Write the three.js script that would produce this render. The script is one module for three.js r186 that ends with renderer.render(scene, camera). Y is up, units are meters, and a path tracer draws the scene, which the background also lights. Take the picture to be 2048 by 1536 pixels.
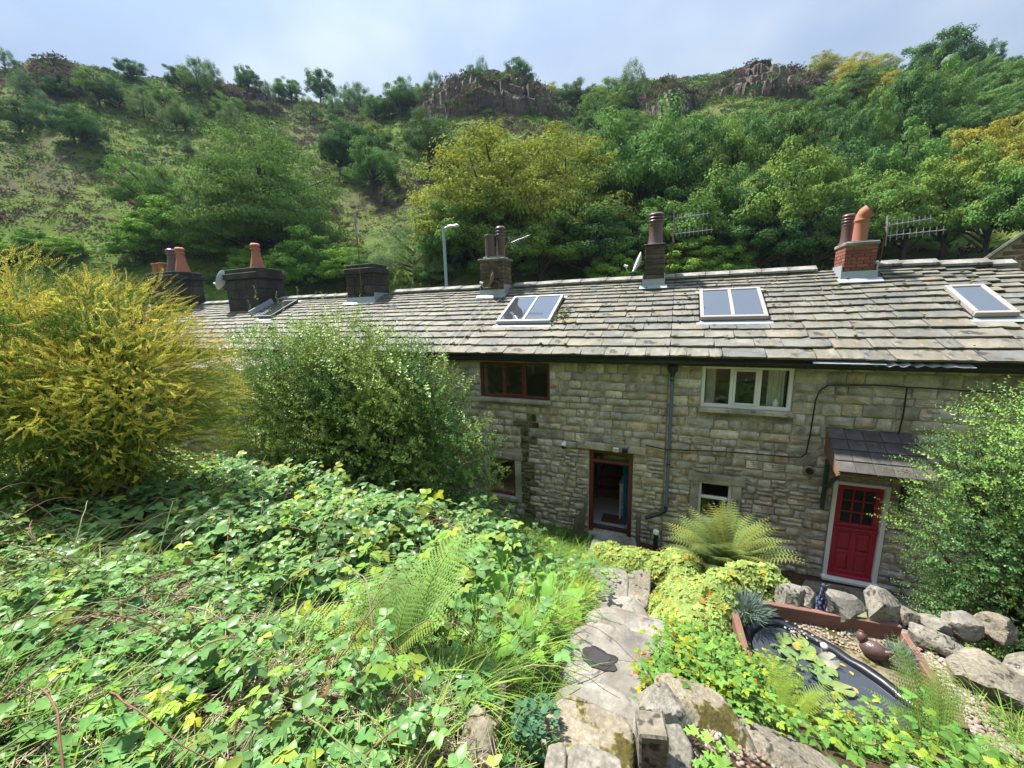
import * as THREE from 'three';
import { mergeGeometries, toCreasedNormals } from 'three/addons/utils/BufferGeometryUtils.js';

// ---------------------------------------------------------------- camera, sky, sun, exposure
const D2R = Math.PI / 180, EYE = 5.25, CAM_Z = 8.6, EXPOSURE = 2.6;
const scene = new THREE.Scene();
const camera = new THREE.PerspectiveCamera(89.93, 4 / 3, 0.05, 1500);
camera.position.set(0, EYE, CAM_Z);
camera.rotation.order = 'YXZ';
camera.rotation.set(-10.23 * D2R, 23.17 * D2R, -1.456 * D2R);

function mulberry(a) { return () => { a = (a + 0x6d2b79f5) | 0; let t = Math.imul(a ^ (a >>> 15), 1 | a); t = (t + Math.imul(t ^ (t >>> 7), 61 | t)) ^ t; return ((t ^ (t >>> 14)) >>> 0) / 4294967296; }; }
let rnd = mulberry(7);
const reseed = (n) => { rnd = mulberry(n); };
const R = (a, b) => a + (b - a) * rnd();
const RI = (n) => Math.floor(rnd() * n);
const clamp = (v, a, b) => Math.min(b, Math.max(a, v));
const sm = (a, b, v) => { const t = clamp((v - a) / (b - a), 0, 1); return t * t * (3 - 2 * t); };
const lerp = (a, b, t) => a + (b - a) * t;
function interp(xs, ys, v) { if (v <= xs[0]) return ys[0]; for (let i = 1; i < xs.length; i++) if (v <= xs[i]) return lerp(ys[i - 1], ys[i], (v - xs[i - 1]) / (xs[i] - xs[i - 1])); return ys[ys.length - 1]; }
// value noise, 3-D (optionally periodic), and fractal sums
const h3 = (x, y, z) => { let n = Math.imul(x, 374761393) ^ Math.imul(y, 668265263) ^ Math.imul(z, 2147483647 ^ 1274126177); n = Math.imul(n ^ (n >>> 13), 1274126177); n ^= n >>> 16; n = Math.imul(n, 2246822519); return ((n ^ (n >>> 15)) >>> 0) / 4294967296; };
function vn(x, y, z = 0, per = 0) {
  const xi = Math.floor(x), yi = Math.floor(y), zi = Math.floor(z), fx = x - xi, fy = y - yi, fz = z - zi;
  const u = fx * fx * (3 - 2 * fx), v = fy * fy * (3 - 2 * fy), w = fz * fz * (3 - 2 * fz);
  const m = per ? (a) => ((a % per) + per) % per : (a) => a;
  const x0 = m(xi), x1 = m(xi + 1), y0 = m(yi), y1 = m(yi + 1);
  const L = (zz) => lerp(lerp(h3(x0, y0, zz), h3(x1, y0, zz), u), lerp(h3(x0, y1, zz), h3(x1, y1, zz), u), v);
  return lerp(L(zi), w ? L(zi + 1) : 0, w);
}
function fbm(x, y, z = 0, oct = 4, per = 0) { let s = 0, a = 0.5, t = 0; for (let i = 0; i < oct; i++) { s += a * vn(x, y, z + i * 17, per); t += a; a *= 0.5; x *= 2; y *= 2; z *= 1; per *= 2; } return s / t; }

// hazy summer sky: grey-blue cloud sheet with paler streaks, brightest around the veiled sun
const SUN = new THREE.Vector3(-0.56, 1, -0.13).normalize();
{
  const w = 1024, h = 512, data = new Float32Array(w * h * 4);
  for (let j = 0; j < h; j++) for (let i = 0; i < w; i++) {
    const th = ((i + 0.5) / w - 0.5) * 2 * Math.PI, el = ((j + 0.5) / h - 0.5) * Math.PI;
    const dx = Math.cos(el) * Math.cos(th), dy = Math.sin(el), dz = Math.cos(el) * Math.sin(th);
    const k = 1 / (Math.max(dy, 0) + 0.28), px = dx * k * 1.5, pz = dz * k * 1.5;
    let c = fbm(px * 1.3 + 3, pz * 1.3 + 8, 0.5, 6); c = sm(0.36, 0.74, c * 0.75 + 0.25 * fbm(px * 4, pz * 4, 5.5, 4));
    const veil = Math.pow(Math.max(0, dx * SUN.x + dy * SUN.y + dz * SUN.z), 5) * 0.5;
    const o = (j * w + i) * 4, m = (1 + 2 * Math.max(dy, 0)) / 1.9 * (1 + veil);   // an overcast sky grows brighter towards the zenith
    data[o] = lerp(0.445, 0.73, c) * m / EXPOSURE; data[o + 1] = lerp(0.59, 0.835, c) * m / EXPOSURE; data[o + 2] = lerp(0.83, 0.96, c) * m / EXPOSURE; data[o + 3] = 1;
  }
  const sky = new THREE.DataTexture(data, w, h, THREE.RGBAFormat, THREE.FloatType);
  sky.mapping = THREE.EquirectangularReflectionMapping; sky.magFilter = sky.minFilter = THREE.LinearFilter; sky.wrapS = THREE.RepeatWrapping; sky.needsUpdate = true;
  scene.background = sky; scene.environment = sky;
}
const sun = new THREE.DirectionalLight(new THREE.Color().setRGB(1, 0.965, 0.9), 4.5);
sun.position.copy(SUN).multiplyScalar(150); sun.target.position.set(0, 2, 0);
sun.castShadow = true; sun.shadow.radius = 4; sun.shadow.mapSize.set(4096, 4096);
Object.assign(sun.shadow.camera, { left: -160, right: 70, top: 120, bottom: -120, near: 1, far: 420 });
scene.add(sun, sun.target);
scene.fog = new THREE.FogExp2(new THREE.Color().setRGB(0.55, 0.68, 0.92), 0.00022);
const renderer = new THREE.WebGLRenderer({ antialias: true });
renderer.toneMapping = THREE.LinearToneMapping; renderer.toneMappingExposure = EXPOSURE; renderer.shadowMap.enabled = true;

// ---------------------------------------------------------------- builders
const used = {};
const numbered = (n) => { used[n] = (used[n] ?? -1) + 1; return used[n] ? n + '_' + String(used[n]).padStart(3, '0') : n; };
function tag(o, label, category, group, kind) { o.userData.label = label; if (category) o.userData.category = category; if (group) o.userData.group = group; if (kind) o.userData.kind = kind; return o; }
function mesh(name, geo, mat, parent = scene) {
  const m = new THREE.Mesh(geo, mat); m.name = parent === scene ? numbered(name) : name; m.castShadow = m.receiveShadow = true; parent.add(m); return m;
}
function thing(name, label, category, [x, y, z] = [0, 0, 0], group, turn = 0) {
  const g = new THREE.Group(); g.name = numbered(name); g.position.set(x, y, z); g.rotation.y = turn; scene.add(g); return tag(g, label, category, group);
}
function part(name, parent) { const g = new THREE.Group(); g.name = name; parent.add(g); return g; }
function structure(name, geo, mat, label) { const m = mesh(name, geo, mat); m.userData.kind = 'structure'; m.userData.label = label; return m; }
function inst(name, geo, mat, list, parent = scene) {       // list: [x, y, z, Quaternion or yaw, scale or [sx,sy,sz], [r,g,b]]
  const m = new THREE.InstancedMesh(geo, mat, list.length), M4 = new THREE.Matrix4(), q = new THREE.Quaternion(), s = new THREE.Vector3(), p = new THREE.Vector3(), c = new THREE.Color();
  list.forEach((e, i) => {
    if (e[3] && e[3].isQuaternion) q.copy(e[3]); else q.setFromAxisAngle(UPV, e[3]);
    if (Array.isArray(e[4])) s.set(...e[4]); else s.setScalar(e[4]);
    m.setMatrixAt(i, M4.compose(p.set(e[0], e[1], e[2]), q, s));
    if (e[5]) m.setColorAt(i, c.setRGB(...e[5]));
  });
  m.name = parent === scene ? numbered(name) : name; m.castShadow = m.receiveShadow = true; m.userData.kind = 'stuff'; parent.add(m); return m;
}
const UPV = new THREE.Vector3(0, 1, 0);
const cross = (a, b) => [a[1] * b[2] - a[2] * b[1], a[2] * b[0] - a[0] * b[2], a[0] * b[1] - a[1] * b[0]];
const norm = (a) => { const l = Math.hypot(...a) || 1; return [a[0] / l, a[1] / l, a[2] / l]; };
const add = (a, b, s = 1) => [a[0] + b[0] * s, a[1] + b[1] * s, a[2] + b[2] * s];
const rdir = () => { const z = R(-1, 1), t = R(0, 6.2832), r = Math.sqrt(1 - z * z); return [r * Math.cos(t), z, r * Math.sin(t)]; };

class GB {                                                  // collects faces and builds one geometry
  constructor(color = false) { this.p = []; this.u = []; this.c = color ? [] : null; this.i = []; }
  v(x, y, z, u = 0, v = 0, c) { this.p.push(x, y, z); this.u.push(u, v); if (this.c) { c = c || [1, 1, 1]; this.c.push(c[0], c[1], c[2]); } return this.p.length / 3 - 1; }
  t(a, b, c) { this.i.push(a, b, c); return this; }
  q(a, b, c, d) { this.i.push(a, b, c, a, c, d); return this; }
  // axis-aligned or turned box; rot = [rx, ry, rz]
  box(cx, cy, cz, sx, sy, sz, rot, c) {
    const e = new THREE.Euler(...(rot || [0, 0, 0])), P = new THREE.Vector3(), o = rnd() * 7;
    const F = [[0, 1, 2, 1], [0, 1, 2, -1], [1, 2, 0, 1], [1, 2, 0, -1], [2, 0, 1, 1], [2, 0, 1, -1]], S = [sx, sy, sz];
    for (const [a, b, n, s] of F) {
      const id = [];
      for (const [i, j] of [[-1, -1], [1, -1], [1, 1], [-1, 1]]) {
        const k = [0, 0, 0]; k[a] = i * S[a] / 2; k[b] = j * S[b] / 2 * s; k[n] = s * S[n] / 2;
        P.set(...k); if (rot) P.applyEuler(e);
        const long = S[a] > S[b];
        id.push(this.v(P.x + cx, P.y + cy, P.z + cz, (long ? k[a] : k[b]) + o, (long ? k[b] : k[a]) + o, c));
      }
      this.q(...id);
    }
    return this;
  }
  tube(pts, rad, sides = 6, c, cap = false) {
    const n = pts.length; let ref = Math.abs(norm(add(pts[1], pts[0], -1))[1]) > 0.9 ? [1, 0, 0] : [0, 1, 0], prev = null, first = null, len = 0;
    for (let i = 0; i < n; i++) {
      const d = norm(add(pts[Math.min(i + 1, n - 1)], pts[Math.max(i - 1, 0)], -1));
      const s = norm(cross(d, ref)), b = cross(s, d), r = Array.isArray(rad) ? rad[i] : rad, ring = [];
      if (i) len += Math.hypot(...add(pts[i], pts[i - 1], -1));
      for (let k = 0; k < sides; k++) { const a = k / sides * 6.28318, x = Math.cos(a) * r, y = Math.sin(a) * r; ring.push(this.v(pts[i][0] + s[0] * x + b[0] * y, pts[i][1] + s[1] * x + b[1] * y, pts[i][2] + s[2] * x + b[2] * y, k / sides * r * 6.3, len, c)); }
      if (prev) for (let k = 0; k < sides; k++) { const m = (k + 1) % sides; this.q(prev[k], prev[m], ring[m], ring[k]); } else first = ring;
      prev = ring;
    }
    if (cap) { for (const [ring, P, f] of [[first, pts[0], 0], [prev, pts[n - 1], 1]]) { const id = ring.map((k) => this.v(this.p[k * 3], this.p[k * 3 + 1], this.p[k * 3 + 2], 0, 0, c)), m = this.v(...P, 0, 0, c); for (let k = 0; k < sides; k++) f ? this.t(m, id[k], id[(k + 1) % sides]) : this.t(m, id[(k + 1) % sides], id[k]); } }
    return this;
  }
  // a folded, drooping leaf with a midrib; o base, d axis, n up side
  leaf(o, d, n, L, W, c, fold = 0.25, curl = 0.2, ts = [0.16, 0.42, 0.72], ws = [0.68, 1, 0.68]) {
    const s = norm(cross(d, n)), nn = cross(s, d);
    const at = (t, w) => [0, 1, 2].map((k) => o[k] + d[k] * L * t + s[k] * w - nn[k] * curl * t * t * L + nn[k] * Math.abs(w) * fold);
    const base = this.v(...o, 0.5, 0, c); let prev = null;
    for (let i = 0; i < ts.length; i++) {
      const w = W / 2 * ws[i], a = this.v(...at(ts[i], -w), 0, ts[i], c), m = this.v(...at(ts[i], 0), 0.5, ts[i], c), b = this.v(...at(ts[i], w), 1, ts[i], c);
      if (!prev) this.t(base, b, m).t(base, m, a); else this.q(prev[1], prev[2], b, m).q(prev[0], prev[1], m, a);
      prev = [a, m, b];
    }
    const tip = this.v(...at(1, 0), 0.5, 1, c); this.t(prev[1], prev[2], tip).t(prev[0], prev[1], tip);
    return this;
  }
  card(o, d, n, L, W, c) {                                  // small two-triangle leaf for crowns
    const s = norm(cross(d, n)), m = add(o, d, L * 0.45);
    const a = this.v(...o, 0, 0, c), b = this.v(...add(add(m, s, W / 2), n, L * 0.1), 0, 0, c), t = this.v(...add(o, d, L), 0, 0, c), e = this.v(...add(add(m, s, -W / 2), n, L * 0.1), 0, 0, c);
    return this.t(a, b, t).t(a, t, e);
  }
  build() {
    const g = new THREE.BufferGeometry();
    g.setAttribute('position', new THREE.Float32BufferAttribute(this.p, 3)); g.setAttribute('uv', new THREE.Float32BufferAttribute(this.u, 2));
    if (this.c) g.setAttribute('color', new THREE.Float32BufferAttribute(this.c, 3));
    g.setIndex(this.i); g.computeVertexNormals(); return g;
  }
}
const gbox = (...a) => new GB().box(...a).build();
const gtube = (...a) => new GB().tube(...a).build();
// chamfered box with uv in metres, base at the centre
function cbox(w, h, d, b = 0.008) {
  const g = new GB(), o = rnd() * 5, X = w / 2, Y = h / 2, Z = d / 2;
  const face = (P, uv) => g.q(...P.map((p, i) => g.v(...p, uv[i][0] + o, uv[i][1] + o)));
  const x = X - b, y = Y - b, z = Z - b;
  for (const s of [1, -1]) {
    const f = (P) => (s > 0 ? P : P.slice().reverse());
    let P = f([[-x, -y, s * Z], [x, -y, s * Z], [x, y, s * Z], [-x, y, s * Z]]); face(P, P.map((p) => (w > h ? [p[0], p[1]] : [p[1], p[0]])));
    P = f([[s * X, -y, z], [s * X, -y, -z], [s * X, y, -z], [s * X, y, z]]); face(P, P.map((p) => (d > h ? [p[2], p[1]] : [p[1], p[2]])));
    P = f([[-x, s * Y, z], [x, s * Y, z], [x, s * Y, -z], [-x, s * Y, -z]]); face(P, P.map((p) => (w > d ? [p[0], p[2]] : [p[2], p[0]])));
    for (const r of [1, -1]) {
      P = [[-x, s * y, r * Z], [x, s * y, r * Z], [x, s * Y, r * z], [-x, s * Y, r * z]]; face(s * r > 0 ? P : P.slice().reverse(), P.map((p) => [p[0], p[1]]));
      P = [[s * x, -y, r * Z], [s * X, -y, r * z], [s * X, y, r * z], [s * x, y, r * Z]]; face(s * r > 0 ? P : P.slice().reverse(), P.map((p) => [p[1], p[0]]));
      P = [[s * X, r * y, -z], [s * x, r * Y, -z], [s * x, r * Y, z], [s * X, r * y, z]]; face(s * r > 0 ? P : P.slice().reverse(), P.map((p) => [p[2], p[1]]));
      for (const t of [1, -1]) { const a = g.v(s * x, r * y, t * Z), c = g.v(s * X, r * y, t * z), e = g.v(s * x, r * Y, t * z); s * r * t > 0 ? g.t(a, c, e) : g.t(a, e, c); }
    }
  }
  return g.build();
}
function put(name, geo, mat, parent, x, y, z, rx = 0, ry = 0, rz = 0) { const m = mesh(name, geo, mat, parent); m.position.set(x, y, z); m.rotation.set(rx, ry, rz); return m; }

// ---------------------------------------------------------------- textures and materials
function tex(n, fn, srgb) {
  const d = new Uint8Array(n * n * 4);
  for (let y = 0; y < n; y++) for (let x = 0; x < n; x++) { const c = fn(x / n, y / n), o = (y * n + x) * 4; for (let k = 0; k < 3; k++) d[o + k] = clamp(Math.round((c.length ? c[k] : c) * 255), 0, 255); d[o + 3] = 255; }
  const t = new THREE.DataTexture(d, n, n); t.wrapS = t.wrapT = THREE.RepeatWrapping; t.magFilter = THREE.LinearFilter; t.minFilter = THREE.LinearMipmapLinearFilter; if (srgb) t.colorSpace = THREE.SRGBColorSpace; t.needsUpdate = true; return t;
}
const rep = (t, a, b = a) => { const c = t.clone(); c.repeat.set(a, b); c.needsUpdate = true; return c; };
const f2 = (u, v, per, z, oct) => fbm(u * per, v * per, z, oct, per);
const T = {
  stone: tex(512, (u, v) => { const a = f2(u, v, 4, 1.5, 6), b = f2(u, v, 32, 9.5, 3), st = sm(0.62, 0.74, f2(u, v, 7, 21.5, 5)), k = 0.45 + 0.62 * a * (0.7 + 0.6 * b); const blk = sm(0.6, 0.72, f2(u, v, 9, 33.5, 4)) * 0.3; return [k * (1 + 0.12 * st) - blk * k, k * (1 - 0.02 * st) - blk * k, k * (1 - 0.2 * st) - blk * k * 0.9]; }, true),
  stoneBump: tex(512, (u, v) => 0.6 * f2(u, v, 8, 2.5, 5) + 0.4 * f2(u, v, 48, 4.5, 3)),
  slate: tex(512, (u, v) => {
    const a = f2(u, v, 5, 3.5, 6), b = f2(u, v, 64, 8.5, 3); let k = 0.5 + 0.5 * a * (0.75 + 0.5 * b);
    const w = sm(0.655, 0.70, f2(u, v, 22, 14.5, 4)), d = sm(0.62, 0.72, f2(u, v, 6, 40.5, 5)), o = sm(0.62, 0.7, f2(u, v, 9, 51.5, 4));
    k *= 1 - 0.42 * d; const c = [k * (1 + 0.1 * o), k, k * (1 - 0.16 * o)]; return c.map((q) => lerp(q, 1.0, w * 0.55));
  }, true),
  wood: tex(512, (u, v) => { const g = fbm(u * 6, v * 90, 2.5, 4, 0), k = 0.6 + 0.5 * (vn(u * 8, v * 128, 1.5, 128) * 0.5 + f2(u, v, 4, 6.5, 4) * 0.5) * (0.8 + 0.4 * g); return [k, k, k]; }, true),
  rock: tex(512, (u, v) => { const a = f2(u, v, 4, 11.5, 6), b = f2(u, v, 40, 12.5, 3), l = sm(0.60, 0.68, f2(u, v, 12, 17.5, 4)), d = sm(0.6, 0.68, f2(u, v, 14, 27.5, 4)); const k = (0.48 + 0.5 * a) * (0.7 + 0.6 * b) * (1 - 0.45 * d); return [lerp(k * 1.03, 0.93, l * 0.5), lerp(k, 0.93, l * 0.5), lerp(k * 0.93, 0.9, l * 0.5)]; }, true),
  mossy: tex(512, (u, v) => { const a = f2(u, v, 4, 61.5, 6), b = f2(u, v, 40, 12.5, 3), m = sm(0.50, 0.58, f2(u, v, 6, 67.5, 5) * 0.7 + 0.3 * f2(u, v, 30, 71.5, 3)), l = sm(0.62, 0.7, f2(u, v, 10, 77.5, 4)); const k = (0.5 + 0.5 * a) * (0.75 + 0.5 * b); const c = [lerp(k, 0.92, l * 0.5), lerp(k * 0.98, 0.92, l * 0.5), lerp(k * 0.9, 0.9, l * 0.5)]; const g = 0.5 + 0.7 * b; return [lerp(c[0], 0.52 * g, m), lerp(c[1], 0.5 * g, m), lerp(c[2], 0.16 * g, m)]; }, true),
  soil: tex(512, (u, v) => { const a = f2(u, v, 6, 80.5, 5), b = f2(u, v, 60, 81.5, 3), s = sm(0.66, 0.72, vn(u * 40, v * 160, 3.5, 160)); const k = (0.35 + 0.5 * a) * (0.6 + 0.8 * b); return [lerp(k, 0.8, s * 0.5), lerp(k * 0.82, 0.66, s * 0.5), lerp(k * 0.62, 0.45, s * 0.5)]; }, true),
  turf: tex(512, (u, v) => { const b = f2(u, v, 96, 84.5, 3), a = f2(u, v, 24, 85.5, 4); const k = 0.62 + 0.42 * a * b * 1.7; return [k, k, k * 0.95]; }, true),
  fine: tex(256, (u, v) => f2(u, v, 24, 90.5, 4)),
};
const lin = (c) => new THREE.Color().setRGB(...c);
const mat = (c, rough = 0.85, o = {}) => new THREE.MeshStandardMaterial({ color: lin(c), roughness: rough, ...o });
const leafMat = (c, rough = 1, tr = 0.4, coat = 0) => new THREE.MeshPhysicalMaterial({ color: lin(c), roughness: 1, transmission: tr, thickness: 0, vertexColors: true, side: THREE.DoubleSide, specularIntensity: 0.2, clearcoat: coat, clearcoatRoughness: 0.32 });
const glass = new THREE.MeshPhysicalMaterial({ color: 0xffffff, roughness: 0.02, transmission: 1, thickness: 0, ior: 1.5 });
const boost = (f) => (c) => c.map((v) => v * f);
const stoneMats = [[.36, .325, .275], [.30, .28, .25], [.39, .355, .30], [.33, .295, .24], [.28, .265, .24], [.41, .385, .335], [.35, .32, .27], [.37, .305, .225]].map(boost(2.4)).map((c) => [c[0] * 1.03, c[1] * .985, c[2] * .93]).map((c) => mat(c, 0.92, { map: T.stone, bumpMap: T.stoneBump, bumpScale: 0.02 }));
const slateMats = [[.41, .37, .305], [.37, .34, .285], [.45, .405, .33], [.34, .32, .285], [.43, .375, .30], [.39, .355, .295], [.31, .30, .28], [.42, .385, .325]].map(boost(.76)).map((c) => [c[0] * .98, c[1] * 1.01, c[2] * .97]).map((c) => mat(c, 0.8, { map: T.slate, bumpMap: T.stoneBump, bumpScale: 0.008 }));
const M = {
  mortar: mat([.60, .535, .435], 0.95, { map: T.stone, bumpMap: T.stoneBump, bumpScale: 0.01 }),
  dressed: mat([.62, .55, .43], 0.9, { map: T.stone, bumpMap: T.stoneBump, bumpScale: 0.004 }),
  soot: mat([.055, .052, .05], 0.9, { map: T.stone, bumpMap: T.stoneBump, bumpScale: 0.006 }),
  sootLight: mat([.085, .078, .068], 0.9, { map: T.stone, bumpMap: T.stoneBump, bumpScale: 0.006 }),
  deck: mat([.05, .045, .04], 0.95),
  lead: mat([.36, .385, .42], 0.5, { metalness: 0.25, bumpMap: T.fine, bumpScale: 0.003 }),
  blackPlastic: mat([.012, .013, .018], 0.28),
  pipeGrey: mat([.12, .14, .18], 0.4),
  white: mat([.78, .78, .75], 0.45),
  redWood: mat([.16, .035, .02], 0.5, { map: rep(T.wood, 2, 2) }),
  redDoor: mat([.36, .014, .034], 0.48, { bumpMap: T.fine, bumpScale: 0.0015 }),
  greenWood: mat([.02, .04, .03], 0.5),
  brownWood: mat([.26, .15, .075], 0.75, { map: rep(T.wood, 1.5, 1.5) }),
  greyWood: mat([.16, .14, .11], 0.85, { map: rep(T.wood, 1.5, 1.5) }),
  sleeper: mat([.25, .12, .085], 0.8, { map: rep(T.wood, 1.2, 1.2), bumpMap: rep(T.wood, 1.2, 1.2), bumpScale: 0.004 }),
  plaster: mat([.5, .47, .42], 0.95),
  floor: mat([.28, .17, .09], 0.6, { map: T.wood }),
  galv: mat([.55, .57, .6], 0.45, { metalness: 0.4 }),
  alu: mat([.36, .375, .375], 0.4, { metalness: 0.5 }),
  rust: mat([.13, .05, .03], 0.8),
  skyFrame: mat([.40, .40, .42], 0.45, { metalness: 0.2 }),
  skyFrameBrown: mat([.33, .29, .27], 0.5),
  darkFrame: mat([.06, .06, .065], 0.45),
  potRed: mat([.34, .13, .075], 0.75, { bumpMap: T.fine, bumpScale: 0.002 }),
  potDark: mat([.11, .065, .065], 0.35, { bumpMap: T.fine, bumpScale: 0.002 }),
  concrete: mat([.33, .315, .28], 0.92, { map: T.stone, bumpMap: T.stoneBump, bumpScale: 0.006 }),
  bark: mat([.05, .042, .032], 0.95, { bumpMap: T.fine, bumpScale: 0.02 }),
  twig: mat([.12, .08, .05], 0.9),
  cane: mat([.22, .10, .06], 0.8),
  black: mat([.01, .01, .01], 0.5),
  lens: mat([.015, .015, .02], 0.1),
};

// ---------------------------------------------------------------- the land
const TA = [-110, -72.3, -69.7, -66.2, -62.7, -56.8, -54.1, -50.7, -45.9, -40.5, -36.8, -30.3, -26.3, -19.8, -13.9, -9.4, -5.1, 3.3, 7.3, 11.2, 15.2, 19.4, 23.3, 27, 60];
const TT = [.34, .38, .415, .425, .43, .455, .455, .45, .455, .475, .495, .525, .54, .53, .495, .48, .5, .48, .475, .445, .405, .385, .37, .35, .33];
const footOf = (az) => 24 + 22 * clamp((-az - 30) / 42, 0, 1), crestOf = (az) => 135 + 25 * clamp((-az - 30) / 42, 0, 1);
function gardenY(x, z) {
  const path = interp([-1, 0, 1, 2.5, 4.3, 5.5, 6.5, 7.2, 8.6, 12, 60], [0, 0, .1, .55, 1.38, 2.02, 2.6, 3.0, 3.45, 4, 26], z);
  const bank = interp([0, 1.5, 2.6, 4.2, 5, 6.5, 7.5, 8.6, 12, 60], [0, .2, .6, 1.75, 2.12, 2.68, 3.12, 3.5, 4, 26], z);
  const terr = interp([0, 1.4, 2.6, 3.3, 3.6, 5.1, 5.5, 6.5, 8.6, 12, 60], [0, .03, .35, 1.4, 1.6, 1.66, 1.95, 2.4, 3.3, 4, 26], z);
  let y = lerp(path, bank, sm(-1.2, -3, x)); y = lerp(y, terr, sm(0.2, 0.8, x));
  y += 0.5 * Math.exp(-((x - .95) ** 2 / .6 + (z - 1.9) ** 2 / .35)) * sm(.6, 1.2, z);
  y -= 0.3 * sm(-1.1, -.95, x) * sm(.25, .1, x) * sm(1.7, 2.0, z) * sm(7.4, 7.1, z);   // hollow that the path slabs lie in
  if (x > 0.92 && x < 2.3 && z > 3.85 && z < 5.05) y = Math.min(y, 1.2);
  return y;
}
function landY(x, z) {
  let y = z > 0 ? gardenY(x, z) : z > -8 ? 0 : lerp(0, -2.75, sm(-8, -16, z));
  const dx = x, dz = z - CAM_Z, r = Math.hypot(dx, dz), az = Math.atan2(dx, -dz) / D2R;
  if (Math.abs(az + 20) < 100) {
    const w = sm(100, 62, Math.abs(az + 20)), f = footOf(az), c = crestOf(az), t = (r - f) / (c - f);
    if (t > 0) {
      let h = (interp(TA, TT, az) * c + EYE + 2.75) * w * (Math.min(t, 1) - Math.max(0, t - 1) * 0.12);
      h += (fbm(x * 0.07, z * 0.07, 1.5, 4) - 0.5) * 5 * sm(0.02, 0.2, t) * sm(1.02, 0.9, t) + (fbm(x * 0.5, z * 0.5, 2.5, 3) - 0.5) * 0.7 * sm(0, 0.1, t);
      y = Math.max(y, -2.75 + h * sm(0, 0.03, t));
    }
  }
  return y;
}
{
  // one sheet of land from under the garden out past the crest of the hill
  const azs = []; for (let a = -180; a < -90; a += 4) azs.push(a); for (let a = -90; a < 50; a += 0.45) azs.push(a); for (let a = 50; a <= 180.1; a += 4) azs.push(a);
  const rs = [0]; for (let r = 1.5; r < 22; r *= 1.09) rs.push(r); for (let r = 22; r < 175; r += 0.45 + r * 0.0075) rs.push(r); rs.push(200, 260, 400, 700);
  const g = new GB(true), rows = [];
  for (const r of rs) rows.push(azs.map((a) => {
    const x = Math.sin(a * D2R) * r, z = CAM_Z - Math.cos(a * D2R) * r; let y = landY(x, z);
    if (z > -0.5 && z < 11 && x > -13 && x < 9) y -= 0.35; else if (r < 22) y -= 0.05;
    // turf, bracken and heather by patch
    const n1 = fbm(x * 0.045 + 9, z * 0.045, 4.5, 5), n2 = fbm(x * 0.16, z * 0.16, 7.5, 4), n3 = fbm(x * 0.7, z * 0.7, 9.5, 3);
    let c = [.15, .19, .05]; const mix = (b, k) => { c = c.map((v, i) => lerp(v, b[i], k)); };
    mix([.19, .24, .06], sm(.48, .62, n2)); mix([.08, .13, .045], sm(.52, .66, n3 * .5 + n2 * .5));
    mix([.165, .13, .085], sm(.52, .64, n1 * .6 + n2 * .4) * .5); mix([.15, .10, .105], sm(.55, .66, n1 * .5 + n3 * .5) * .55);
    const k = 0.75 + 0.5 * n3; c = c.map((v) => v * k);
    return g.v(x, y, z, x / 9, z / 9, c);
  }));
  for (let i = 1; i < rs.length; i++) for (let j = 1; j < azs.length; j++) g.q(rows[i - 1][j - 1], rows[i - 1][j], rows[i][j], rows[i][j - 1]);
  for (let i = 1; i < rs.length; i++) { }
  structure('hillside', g.build(), new THREE.MeshPhysicalMaterial({ color: lin([1.0, 1.15, .9]), roughness: 1, specularIntensity: .08, vertexColors: true, map: T.turf }), 'grass and heather hillside rising behind the cottages to a craggy skyline');
}
{
  const g = new GB(), s = 0.1, X0 = -13, X1 = 9, Z0 = -0.45, Z1 = 11, rows = [];
  for (let x = X0; x <= X1 + .001; x += s) { const row = []; for (let z = Z0; z <= Z1; z += s) row.push(g.v(x, gardenY(x, z) + (fbm(x * 2, z * 2, 3.5, 4) - 0.5) * 0.12 * sm(0.3, 1.2, z) - 0.02, z, x / 1.3, z / 1.3)); rows.push(row); }
  for (let i = 1; i < rows.length; i++) for (let j = 1; j < rows[0].length; j++) g.q(rows[i - 1][j - 1], rows[i - 1][j], rows[i][j], rows[i][j - 1]);
  structure('garden_ground', g.build(), mat([.17, .145, .115], 0.95, { map: T.soil, bumpMap: T.fine, bumpScale: 0.03 }), 'sloping garden soil with straw and litter under the plants');
}
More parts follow.
